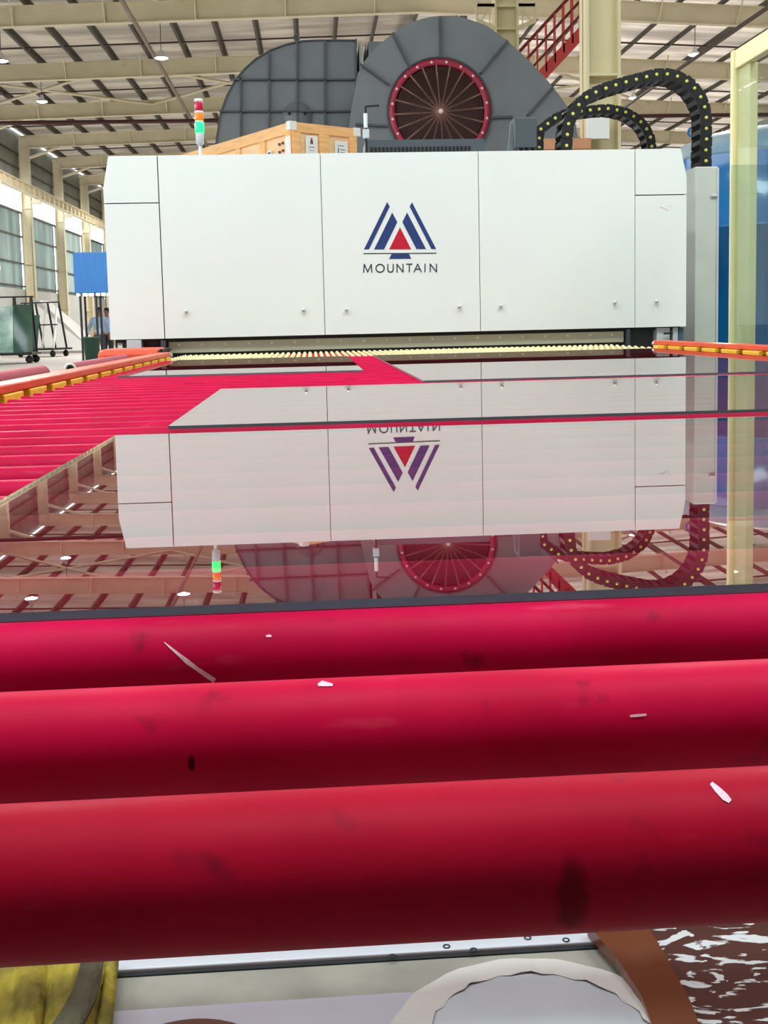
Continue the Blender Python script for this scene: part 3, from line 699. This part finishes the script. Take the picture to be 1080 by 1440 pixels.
for k in range(20):
    a = 2 * PI * (k + .2) / 20
    MB().tube([(cxf + .03 * math.cos(a), hy, cgz + .03 * math.sin(a)), (cxf + (RO - .07) * math.cos(a), BY - .045, czf + (RO - .07) * math.sin(a))], .014, 6).build('guard_spoke', m_guard, bl)
MB().lathe((cxf, hy, cgz), [(.001, -.03), (.045, -.03), (.08, -.01), (.08, .02)], 'y', 16).build('hub', m_guard, bl)
MB().sphere((cxf, hy - .04, cgz), .038, 0, 12, 8).build('hub_cap', m_boltw, bl)
for x in (cxf - .9, cxf + 1.0):
    for y in (BY + .1, BY + 1.3): MB().bbox(x - .08, x + .08, y - .08, y + .08, 0, T + 1.9, .005).build('leg', m_fan2, bl)

LY = 18.6
def lz(x, y): p = at(x, y, LY); return (p.x, p.z)
lh = thing('fan_housing', 'blue grey ribbed quarter round fan housing behind the pine crate', 'fan', (0, 0, 0))
o2 = [(302, 235), (304.5, 195), (310, 160), (319, 135), (330, 114), (344, 97), (360, 83), (380, 71), (402, 63), (425, 58), (450, 57), (501, 57), (501, 260), (480, 330), (420, 350), (340, 330)]
MB().prism([lz(*p) for p in o2], LY, LY + 1.4).build('scroll_housing', m_fan, lh)
for p, q in (((338.7, 108), (338.7, 210)), ((378.7, 74), (378.7, 210)), ((418, 60), (418, 210)), ((457, 58), (457, 210)), ((326, 112.5), (500, 112.5)), ((309, 157), (500, 157)), ((500.5, 56), (500.5, 210))):
    r = MB(); rib(r, lz(*p), lz(*q), LY - .001, .028, .075); r.build('stiffener_rib', m_fan2, lh)
r = MB(); pts = [lz(*p) for p in o2]
for a, b in zip(pts[:11], pts[1:12]): rib(r, a, b, LY + .001, .02, .04)
r.build('edge_flange', m_fan2, lh)
a = lz(417, 49); MB().lathe((a[0], LY + .2, a[1]), [(.055, -.016), (.055, .016), (.025, .016), (.025, -.016), (.055, -.016)], 'y', 14).build('lifting_eye', m_fan2, lh)
a = lz(418, 165); MB().lathe((a[0], LY, a[1]), [(.25, 0), (.25, -.04), (.001, -.04)], 'y', 24).build('shaft_cover', m_fan, lh)
for dx in (-.13, 0, .13): MB().lathe((a[0] + dx, LY - .04, a[1] + .05), [(.022, 0), (.022, -.015), (.001, -.015)], 'y', 10).build('bolt', m_black, lh)
for p0, p1, m, nm in (((501, 57), (504, 200), m_fan2, 'flange'), ((505, 60), (514, 200), m_cover, 'flexible_joint'), ((515, 57), (518, 200), m_fan2, 'flange')):
    a, b = lz(*p0), lz(*p1); MB().box(a[0], b[0], LY + .05, LY + 1.35, b[1] - .3, a[1]).build(nm, m, lh)
a, b = lz(518, 57), lz(545, 200); MB().box(a[0], b[0], LY + .06, LY + 1.34, b[1] - .3, a[1]).build('duct', m_fan, lh)
x0, x1 = lz(330, 200)[0], lz(490, 200)[0]
for x in (x0, x1):
    for y in (LY + .1, LY + 1.3): MB().bbox(x - .08, x + .08, y - .08, y + .08, 0, T + 2.3, .005).build('leg', m_fan2, lh)

# ------------------------------------------------------------------ crates
KC = 13.5 / 8.3
cr = thing('pine_crate', 'pale pine shipping crate with white paper labels on the furnace top', 'crate', (at(410, 172, 13.5).x, 13.5, T + 1.083))
cr.rotation_euler = (0, 0, math.radians(33))
H = at(410, 172, 13.5).z - T - 1.083; LX, LYc = .95, 2.9
def kb(mb, name, m, parent):
    return mb.build(name, m, parent)
MB().box(.01, LX - .01, .01, LYc - .01, 0, H - .01).build('panel_box', m_wood2, cr)
def batten(x0, x1, y0, y1, z0, z1): MB().bbox(x0, x1, y0, y1, z0, z1, .004).build('batten', m_wood, cr)
for x0, x1 in ((0, .11), (.385, .53), (LX - .11, LX)): batten(x0, x1, -.02, .01, 0, H - .11)
batten(0, LX, -.022, .01, H - .11, H + .004)
for y0, y1 in ((0.012, .13), (.62, .74), (1.25, 1.37), (1.9, 2.02), (LYc - .12, LYc)): batten(-.02, .01, y0, y1, 0, H - .13)
batten(-.022, .01, 0, LYc, H - .13, H + .004)
MB().box(0, LX, 0, LYc, H - .008, H + .003).build('lid', m_wood, cr)
def paper(x0, x1, z0, z1, marks, m=m_paper):
    o = MB().box(x0, x1, -.0245, -.0222, z0, z1).build('paper_label', m, cr)
    for (a, b, c, d, mm) in marks: MB().box(x0 + (x1 - x0) * a, x0 + (x1 - x0) * b, -.0262, -.0248, z0 + (z1 - z0) * c, z0 + (z1 - z0) * d).build('print', mm, o)
paper(.18, .35, H - .50, H - .14, [(.38, .62, .72, .84, m_ink), (.43, .57, .84, .92, m_ink), (.25, .75, .60, .63, m_inkgrey), (.3, .7, .5, .52, m_inkgrey)])
paper(.61, .80, H - .50, H - .17, [(.2, .7, .80, .84, m_inkgrey), (.2, .32, .5, .74, m_inkgrey), (.4, .8, .66, .70, m_inkgrey), (.4, .8, .56, .59, m_inkgrey)])
MB().box(-.0245, -.0222, .0, .12, H - .56, H - .16).build('paper_label', m_paper, cr)
o = MB().box(-.0245, -.0205, .46, .55, H - .46, H - .27).build('paper_label', m_paper, cr)
for k in range(4): MB().box(-.0255, -.0246, .475, .535, H - .31 - k * .04, H - .29 - k * .04).build('print', m_seam, o)
for y, z in ((.20, .20), (.28, .205), (.2, .29), (.28, .30)): MB().box(-.012, .0095, y, y + .03, H - z - .03, H - z).build('handling_mark', m_ink, cr)
for x in (0, LX):
    MB().bbox(x - .05, x + .05, -.036, .05, H - .09, H + .012, .004).build('corner_protector', m_paper, cr)
c2 = thing('brown_crate', 'low brown wooden crate half hidden behind the cable chains', 'crate', (0, 0, 0))
a, b = at(763, 195, 12.4), at(845, 195, 12.4); b.x = min(b.x, 3.2)
MB().box(a.x, b.x, 12.4, 13.3, .0, a.z).build('panel_box', m_wood3, c2)
for k in range(3):
    z = a.z - .002 - k * .125; MB().bbox(a.x - .01, b.x + .01, 12.38, 12.40, z - .12, z, .003).build('board', m_wood3, c2)

# ------------------------------------------------------------------ blue tank and glass partition
tk = thing('blue_tank', 'tall glossy blue pressure tank behind the grey column', 'tank', (4.42, 10.4, 0))
TR = .98; zsm = at(1015, 324, 10).z; th = at(1010, 222, 10).z
MB().lathe((0, 0, 0), [(TR, .45), (TR, zsm), (TR + .012, zsm + .005), (TR + .012, zsm + .025), (TR, zsm + .03), (TR, th)], 'z', 64).build('shell', m_blue, tk)
MB().lathe((0, 0, 0), [(TR, th), (TR + .008, th + .01), (TR * .96, th + .09), (TR * .84, th + .18), (TR * .62, th + .26), (TR * .35, th + .31), (.001, th + .33)], 'z', 64).build('dome', m_tankcap, tk)
MB().lathe((0, 0, 0), [(.001, .2), (TR * .6, .25), (TR, .45)], 'z', 64).build('bottom_dish', m_blue, tk)
for k in range(4):
    a = PI / 4 + k * PI / 2; MB().bbox(.8 * math.cos(a) - .06, .8 * math.cos(a) + .06, .8 * math.sin(a) - .06, .8 * math.sin(a) + .06, 0, .55).build('leg', m_blue, tk)
a = at(966, 190, 10.0); MB().lathe((a.x - 4.42, -.55, a.z), [(.05, -.01), (.05, .01), (.032, .01), (.032, -.01), (.05, -.01)], 'y', 16).build('lifting_lug', m_blue, tk)

gp = thing('glass_partition', 'tall cream framed glass partition at the right edge', 'partition', (2.362, 6.0, 0))
ZT = at(1034, 73, 6.0).z
def bar(x0, x1, y0, y1, z0, z1, nm='post', m=m_frame): return MB().bbox(x0, x1, y0, y1, z0, z1, .004).build(nm, m, gp)
bar(-.03, .045, -.04, .0, 0, ZT); bar(.0, .045, -.20, -.041, .10, ZT - .10, 'mullion'); bar(-.02, .03, -3.2, -.041, ZT - .10, ZT, 'top_rail'); bar(-.02, .03, -3.2, -.041, .0, .10, 'bottom_rail')
bar(-.03, .045, -3.25, -3.2, 0, ZT)
def clear_sheet(name, mb_add, mats, parent=None):
    return mb_add.build(name, mats, parent)
q = MB(); x, x2, ya, yb, z0, z1 = -.014, -.006, -3.2, -.041, .10, ZT - .10
q.add([(x, ya, z0), (x, yb, z0), (x, yb, z1), (x, ya, z1)], [(0, 1, 2, 3)], 0); q.add([(x2, ya, z0), (x2, yb, z0), (x2, yb, z1), (x2, ya, z1)], [(0, 1, 2, 3)], 1)
q.add([(x, ya, z1), (x, yb, z1), (x2, yb, z1), (x2, ya, z1)], [(0, 1, 2, 3)], 1)
q.build('pane', [m_pane, m_glassclear], gp)
a = at(1028, 232, 5.4); X0 = a.x; h = a.z
q = MB(); q.add([(0, 0, 0), (1.5, 0, 0), (1.5, 0, h), (0, 0, h)], [(0, 1, 2, 3)], 0); q.add([(0, .008, 0), (1.5, .008, 0), (1.5, .008, h), (0, .008, h)], [(0, 1, 2, 3)], 1)
q.add([(0, 0, 0), (0, .008, 0), (0, .008, h), (0, 0, h), (1.5, 0, h), (1.5, .008, h)], [(0, 1, 2, 3), (3, 2, 5, 4)], 2)
gs = q.build('glass_sheet', [m_pane2, m_glassclear, m_glassedge2]); gs.location = (X0, 5.4, 0)
# standing glass sheet

tag(gs, 'upright greenish glass sheet standing before the cream partition post', 'glass')

# ------------------------------------------------------------------ beside the conveyor, left
TZ = T - .026
ty = MB().box(-1.035, -.79, 1.5, 5.9, TZ - .02, TZ)
ty.box(-1.03, -1.0, 1.5, 5.9, T - .16, TZ - .02)
for y in (1.6, 3.8, 5.8): ty.box(-1.02, -.97, y - .03, y + .03, 0, TZ - .02)
tag(ty.build('side_tray', m_dark), 'dark ledge along the left side of the conveyor under spare rollers', 'shelf')
def spare(y0, y1, r, label):
    t = thing('spare_roller', label, 'roller', (-1.0, (y0 + y1) / 2, TZ + r), 0, 'spare rollers beside the conveyor')
    h = (y1 - y0) / 2
    MB().tube([(0, -h, 0), (0, h, 0)], r, 28, caps=True).build('tube', m_oldroller, t)
    MB().lathe((0, -h - .002, 0), [(r * .98, 0), (r * 1.0, -.004), (r * .62, -.004), (r * .62, 0)], 'y', 24).build('end_ring', m_boltw, t)
    MB().lathe((0, -h - .001, 0), [(r * .62, 0), (.001, -.0005)], 'y', 24).build('end_hole', m_black, t)
spare(4.58, 5.88, .026, 'faded red spare roller with white end ring left of the orange rail')
spare(2.0, 4.10, .030, 'faded red spare roller lying at the left edge of the photo')
oc = thing('orange_cover', 'orange red rounded machine cover at the left foot of the white hood', 'cover', (-.985, 6.14, 0))
MB().bbox(-.17, .16, -.2, .2, T - .06, T + .052, .03).build('shell', m_orange2, oc)
MB().bbox(.16, .178, -.19, .19, T + .03, T + .048, .003).build('flange', m_black, oc)
MB().box(-.12, .12, -.15, .15, 0, T - .06).build('pedestal', m_dark, oc)

# ------------------------------------------------------------------ far left floor area
bb = thing('blue_box', 'blue box cabinet raised on black posts beside the white hood', 'box', (-6.45, 33.4, 0))
MB().bbox(-.52, .62, -.4, .4, T + 1.235, T + 2.44, .02).build('cabinet', m_bluebox, bb)
m_fringe = mat('strip_lamp', (250, 255, 252), 0.4, emit=((245, 255, 250), 2.5))
for k in range(6): MB().bbox(-.48 + k * .18, -.36 + k * .18, -.36, -.26, T + 1.16, T + 1.234, .01).build('strip_light', m_fringe, bb)
for x in (-.38, .08, .5):
    for y in (-.33, .33): MB().bbox(x - .03, x + .03, y - .03, y + .03, 0, T + 1.234, .004).build('post', m_black, bb)
def rack(loc, rz, n, m, label, glass=True, wht=False):
    t = thing('glass_rack', label, 'rack', loc, rz, 'wheeled glass racks')
    f = m_black
    MB().bbox(-.95, .95, -.66, .66, .28, .36, .01).build('deck', f, t)
    for x in (-.85, -.3, .3, .85):
        u = m_ropepole if wht else f
        MB().bar((x, -.42, .36), (x, -.05, 2.2), .06, .06).build('upright', u, t); MB().bar((x, .42, .36), (x, .05, 2.2), .06, .06).build('upright', f, t)
    for z, yy in ((2.2, .06), (1.3, .25)):
        MB().bar((-.95, -yy, z), (.95, -yy, z), .05, .05).build('cross_bar', f, t)
    for x in (-.8, .8):
        for y in (-.42, .42):
            MB().lathe((x, y - .03, .13), [(.001, 0), (.12, 0), (.13, .01), (.13, .05), (.12, .06), (.001, .06)], 'y', 16).build('wheel', m_black, t)
            MB().bar((x, y, .13), (x, y, .3), .05, .05, (0, 1, 0)).build('caster_fork', f, t)
    return t
def leaning(loc, rz, wd, hg, thick, m, label):
    """stack of sheets leaning on a rack"""
    mb = MB(); t = math.atan2(.37, 1.84)
    mb.box(-wd / 2, wd / 2, 0, thick, 0, hg)
    o = mb.build('glass_stack', m); o.location = loc; o.rotation_euler = (-t, 0, rz); return tag(o, label, 'glass', 'green glass on the far racks')
R1 = (-10.15, 37.2, 0)
rack(R1, 0, 4, m_rackglass, 'nearer black wheeled rack of upright glass at the left edge')
for k, (x, wd, hg, m, lb) in enumerate(((-.62, .62, 1.62, m_rackglass, 'pale green glass leaning at the left end of the nearer rack'), (.02, .60, 1.55, m_rackglass, 'bright green glass in the middle of the nearer rack'), (.64, .60, 1.60, m_rackglass2, 'dark green glass at the right end of the nearer rack'))):
    leaning((R1[0] + x, R1[1] - .585, .374), 0, wd, hg, .05, m, lb)
R2 = (-11.0, 45.5, 0)
rack(R2, math.radians(-25), 4, m_rackglass2, 'farther rack with white poles beside the white tarpaulin', True, True)
leaning((R2[0] - .519, R2[1] - .403, .374), math.radians(-25), .9, 1.35, .05, m_rackglass2, 'dark green glass on the farther rack')
tp = MB(); a, b, c, d = (-12.3, 52.5), (-10.6, 52.5), (-12.3, 56), (-10.6, 56)
tp.add([(-13.3, 52, .1), (-10.3, 52, .1), (-10.3, 55, .1), (-13.3, 55, .1), (-13.2, 52.6, 2.55), (-12.75, 52.4, 2.5), (-12.75, 54.5, 2.5), (-13.2, 54.5, 2.55), (-11.6, 52.2, 1.45), (-11.6, 54.7, 1.45)],
       [(0, 1, 8, 5, 4), (3, 7, 6, 9, 2), (0, 4, 7, 3), (1, 2, 9, 8), (8, 9, 6, 5), (4, 5, 6, 7), (0, 3, 2, 1)])
tp.box(-13.2, -10.5, 52.1, 54.9, 0, .1)
tag(tp.build('tarpaulin_pile', m_cover), 'sloping heap under a pale tarpaulin by the left wall', 'tarpaulin')
bo = thing('white_booth', 'white booth with curved awning by the left wall', 'booth', (-13.0, 41.6, 0))
MB().bbox(-.1, 1.1, -1, 1, 0, 3.4, .02).build('wall', m_cover, bo)
MB().add(*(lambda P: ([(x, y, z) for y in (-1.15, 1.1) for x, z in P], [(k, k + 1, k + 1 + len(P), k + len(P)) for k in range(len(P) - 1)] + [list(range(len(P)))[::-1], [i + len(P) for i in range(len(P))]]))([(-.4, 3.4), (-.4, 4.0), (.2, 3.9), (.8, 3.75), (1.25, 3.55), (1.25, 3.4)])).build('awning', m_ropepole, bo)
bn = thing('green_bin', 'dark green tapered bin standing in front of the person', 'bin', (-6.27, 31.6, 0))
MB().lathe((0, 0, 0), [(.001, .06), (.19, .06), (.235, .82), (.25, .82), (.25, .86), (.2, .86), (.001, .84)], 'z', 24).build('body', m_bin, bn)
MB().bbox(-.22, .22, -.16, .16, 0, .06, .01).build('base', m_black, bn)

# ------------------------------------------------------------------ people
def skin(name, verts, edges, rad, m, parent, root=0, sub=1):
    me = bpy.data.meshes.new(name); me.from_pydata(verts, edges, []); o = bpy.data.objects.new(name, me); C.objects.link(o); o.parent = parent
    me.materials.append(m)
    s = o.modifiers.new('skin', 'SKIN'); s.use_smooth_shade = True
    for i, v in enumerate(me.skin_vertices[0].data): v.radius = rad[i] if isinstance(rad[i], tuple) else (rad[i], rad[i]); v.use_root = (i == root)
    if sub: ss = o.modifiers.new('subsurf', 'SUBSURF'); ss.levels = sub; ss.render_levels = sub
    return o
def person(loc, rz, label, arms):
    t = thing('person', label, 'person', loc, rz, 'workers in light blue shirts')
    V = []; E = []; Rd = []
    def add(p, r, parent=None):
        V.append(p); Rd.append(r)
        if parent is not None: E.append((parent, len(V) - 1))
        return len(V) - 1
    pel = add((0, 0, .93), (.15, .11)); wst = add((0, 0, 1.08), (.14, .10), pel); che = add((0, 0, 1.28), (.165, .11), wst); nb = add((0, 0, 1.43), (.10, .08), che)
    nk = add((0, .0, 1.50), .055, nb); h0 = add((0, -.01, 1.57), (.07, .085), nk); h1 = add((0, -.005, 1.65), (.078, .095), h0); h2 = add((0, 0, 1.72), (.055, .07), h1)
    legs = []
    for s in (-1, 1):
        hp = add((s * .09, 0, .88), .095, pel); kn_ = add((s * .10, -.01, .50), .062, hp); an = add((s * .105, .02, .09), .042, kn_); to = add((s * .115, -.13, .035), .035, an); legs += [hp, kn_, an, to]
    hands = []
    for s, (el, ha) in zip((-1, 1), arms):
        sh = add((s * .18, 0, 1.38), .06, che); e = add(el, .044, sh); wri = add(ha, .030, e)
        d = (Vector(ha) - Vector(el)).normalized(); sd_ = d.cross(Vector((0, 1, 0))).normalized() if abs(d.y) < .9 else Vector((1, 0, 0))
        pm_ = add(tuple(Vector(ha) + d * .06), (.036, .018), wri)
        for q, (o_, l) in enumerate(((-.028, .062), (-.010, .075), (.010, .07), (.027, .055))):
            b = add(tuple(Vector(ha) + d * .09 + sd_ * o_), .010, pm_); add(tuple(Vector(ha) + d * (.09 + l * .9) + sd_ * (o_ * 1.15) + Vector((0, -.02, 0))), .008, b)
        th_ = add(tuple(Vector(ha) + d * .035 + sd_ * -.045 + Vector((0, -.015, 0))), .011, wri); add(tuple(Vector(ha) + d * .08 + sd_ * -.06 + Vector((0, -.03, 0))), .009, th_)
    skin('body', V, E, Rd, m_skin, t)
    # shirt
    V2 = [(0, 0, .84), (0, 0, 1.04), (0, 0, 1.28), (0, 0, 1.44)]; E2 = [(0, 1), (1, 2), (2, 3)]; R2_ = [(.175, .13), (.165, .125), (.19, .13), (.10, .085)]
    for s, (el, ha) in zip((-1, 1), arms):
        k = len(V2); V2 += [(s * .19, 0, 1.38), el, tuple(Vector(el) * .25 + Vector(ha) * .75)]; E2 += [(2, k), (k, k + 1), (k + 1, k + 2)]; R2_ += [.082, .062, .048]
    skin('shirt', V2, E2, R2_, m_shirt, t)
    V3 = [(0, 0, 1.0)]; E3 = []; R3 = [(.165, .12)]
    for s in (-1, 1):
        k = len(V3); V3 += [(s * .092, 0, .84), (s * .10, -.01, .50), (s * .105, .02, .10)]; E3 += [(0, k), (k, k + 1), (k + 1, k + 2)]; R3 += [.105, .078, .065]
    skin('trousers', V3, E3, R3, m_trouser, t)
    MB().sphere((0, .015, 1.675), .098, 0, 16, 10, (.86, 1.02, .95)).build('hair', m_hair, t)
    for s in (-1, 1):
        MB().sphere((s * .032, -.088, 1.625), .012, 0, 8, 6).build('eye', m_hair, t); MB().sphere((s * .076, .0, 1.61), .022, 0, 8, 6, (.5, 1, 1.4)).build('ear', m_skin, t)
        MB().bbox(s * .115 - .045, s * .115 + .045, -.19, .07, 0, .07, .02).build('shoe', m_black, t)
    MB().sphere((0, -.10, 1.595), .016, 0, 8, 6, (.8, 1, 1.4)).build('nose', m_skin, t); MB().bbox(-.025, .025, -.095, -.075, 1.548, 1.556, .003).build('mouth', m_scd, t)
    return t
person((-6.58, 34.4, 0), 0.15, 'person in light blue shirt with arms hanging, beside the blue box posts', [((-.30, .03, 1.12), (-.36, -.08, .88)), ((.29, .03, 1.12), (.31, -.10, .87))])
person((-6.53, 35.5, 0), -0.3, 'person in light blue shirt half hidden behind the white hood', [((-.28, .03, 1.12), (-.29, -.12, .88)), ((.29, .03, 1.12), (.31, -.10, .87))])

# ------------------------------------------------------------------ under the near roller
def slab(name, pts, th, m, label=None, cat=None, parent=None):
    """flat polygon in XY with its own thickness below the given z"""
    mb = MB(); n = len(pts); a = [Vector(p) for p in pts]; b = [p - Vector((0, 0, th)) for p in a]
    mb.add(a + b, [list(range(n)), [i + n for i in range(n)][::-1]] + [(k, k + n, (k + 1) % n + n, (k + 1) % n) for k in range(n)])
    o = mb.build(name, m, parent)
    if label: tag(o, label, cat)
    return o
def gz(px, py, z):
    d = CF + CR * ((px - 540) / F) - CU * ((py - 604.48) / F); t = (z - EYE.z) / d.z; return EYE + d * t
ZS = T - .30
ft = thing('end_tray', 'grey steel tray under the front roller with a pale metal rail', 'tray', (0.03, .6, 0))
fo2 = Vector((-.03, -.6, 0))
yA, yB = .45, .83
MB().box(-.70, 1.78, .30, .86, ZS - .02, ZS).build('tray', m_concbeam, ft).location = fo2
a, b = gz(500, 1351, ZS), gz(838, 1330, ZS)
MB().bbox(-.45, b.x, a.y, a.y + .05, ZS, ZS + .004, .001).build('metal_rail', m_alum, ft).location = fo2
MB().bbox(-.45, b.x, a.y + .038, a.y + .045, ZS + .004, ZS + .03, .002).build('metal_rail', m_alum, ft).location = fo2
MB().box(-.45, b.x, a.y - .004, a.y, ZS, ZS + .0012).build('rail_shadow_strip', m_seam, ft).location = fo2  # dark strip standing in for the shadow below the rail
for x, y in ((552, 1345), (628, 1331), (666, 1336), (742, 1319), (796, 1322)):
    p = gz(x, y, ZS + .0042); MB().lathe((p.x, p.y, p.z), [(.0028, 0), (.0028, .0004), (.0018, .0004), (.0018, 0)], 'z', 10).build('rivet_hole', m_seam, ft).location = fo2
for x in (-.6, 1.7):
    for y in (.36, .80): MB().bbox(x - .04, x + .04, y - .04, y + .04, 0, ZS - .02, .003).build('leg', m_dark, ft).location = fo2
slab('lavender_sheet', [gz(160, 1422, ZS + .004), gz(560, 1396, ZS + .004), gz(905, 1384, ZS + .004), gz(930, 1475, ZS + .004), gz(150, 1500, ZS + .004)], .0035, m_lav, 'smooth lavender grey sheet lying on the tray below the front roller', 'sheet')
RD = .0985; p = gz(722, 1349, ZS + .005)
dc = thing('paper_disc', 'big grey disc with a torn pale paper rim under the front roller', 'disc', (p.x, p.y - RD, ZS + .0045))
MB().lathe((0, 0, 0), [(.001, .006), (RD * .74, .006), (RD * .76, .004), (RD * .76, 0), (.001, 0)], 'z', 48).build('disc', m_disc, dc)
rm_ = MB(); vs = []
for k in range(60):
    t = 2 * PI * k / 60; r0 = RD * (.725 + .015 * math.sin(k * 2.3)); r1 = RD * (1.0 + .008 * math.sin(k * 1.7))
    vs += [(r0 * math.cos(t), r0 * math.sin(t), .0070 + .0008 * math.sin(k)), (r1 * math.cos(t), r1 * math.sin(t), .0012)]
rm_.add(vs, [(2 * k, (2 * k + 2) % 120, (2 * k + 3) % 120, 2 * k + 1) for k in range(60)]); rm_.build('paper_rim', m_tapepaper, dc)
p = gz(272, 1427, ZS + .014); rd = .0575
bt = thing('brown_disc', 'round dark brown disc at the bottom edge of the photo', 'disc', (p.x, p.y - rd, ZS + .0045))
MB().lathe((0, 0, 0), [(.001, .008), (rd * .97, .008), (rd, .006), (rd, 0), (.001, 0)], 'z', 40).build('plate', m_brown, bt)
slab('brown_strip', [gz(826, 1300, ZS + .014), gz(905, 1292, ZS + .014), gz(940, 1350, ZS + .014), gz(972, 1410, ZS + .014), gz(992, 1465, ZS + .014), gz(926, 1465, ZS + .014), gz(902, 1400, ZS + .014), gz(866, 1345, ZS + .014)], .009, m_brown, 'shiny brown taped strip running down beside the splattered panel', 'tape')

def splat_mat():
    m = mat('splattered_brown', (92, 62, 50), 0.4); nt = m.node_tree; b = nt.nodes['Principled BSDF']; L = nt.links.new
    tc = nt.nodes.new('ShaderNodeTexCoord'); mp_ = nt.nodes.new('ShaderNodeMapping'); mp_.inputs['Rotation'].default_value = (0, 0, .6); mp_.inputs['Scale'].default_value = (1, 2.2, 1)
    n = nt.nodes.new('ShaderNodeTexNoise'); n.inputs['Scale'].default_value = 24; n.inputs['Detail'].default_value = 7; n.inputs['Distortion'].default_value = 2.0
    r = nt.nodes.new('ShaderNodeValToRGB'); r.color_ramp.interpolation = 'LINEAR'
    r.color_ramp.elements[0].position = .545; r.color_ramp.elements[1].position = .575; r.color_ramp.elements[0].color = (*lin((92, 58, 50)), 1); r.color_ramp.elements[1].color = (*lin((240, 240, 242)), 1)
    L(tc.outputs['Object'], mp_.inputs[0]); L(mp_.outputs[0], n.inputs['Vector']); L(n.outputs['Fac'], r.inputs[0]); L(r.outputs[0], b.inputs['Base Color']); return m
slab('splattered_panel', [gz(900, 1285, ZS + .004), gz(1110, 1270, ZS + .004), gz(1140, 1470, ZS + .004), gz(990, 1470, ZS + .004)], .0035, splat_mat(), 'brown taped panel splattered with white paint at the lower right corner', 'panel')
# yellow cloth hanging over the tray edge
cl = MB(); nx, ny = 26, 12
vs = []
for j in range(ny + 1):
    for i in range(nx + 1):
        u, v = i / nx, j / ny; px_ = -40 + (203 - 16 * v) * u; py_ = 1335 + 125 * v
        z = ZS + .020 + .004 * math.sin(u * 17 + v * 2) * (0.4 + v) + .003 * math.sin(u * 31 + 1)
        vs.append(gz(px_, py_, z))
fs = [(j * (nx + 1) + i, j * (nx + 1) + i + 1, (j + 1) * (nx + 1) + i + 1, (j + 1) * (nx + 1) + i) for j in range(ny) for i in range(nx)]
cl.add(vs, fs, 0, True)
co = cl.build('yellow_cloth', m_cloth); sol = co.modifiers.new('solid', 'SOLIDIFY'); sol.thickness = .009; sol.offset = 0
tag(co, 'stained yellow cloth bundled under the left end of the front roller', 'cloth')
sv = []
for k in range(10):
    v = k / 9; x = 116 - 52 * v + 10 * math.sin(v * 3); y = 1340 + 110 * v; z = ZS + .033
    sv += [gz(x, y, z), gz(x + 30 + 10 * v, y + 2, z)]
so = MB().add(sv, [(2 * k, 2 * k + 1, 2 * k + 3, 2 * k + 2) for k in range(9)], 0, True).build('seam_band', m_clothg, co)
so.modifiers.new('solid', 'SOLIDIFY').thickness = .004
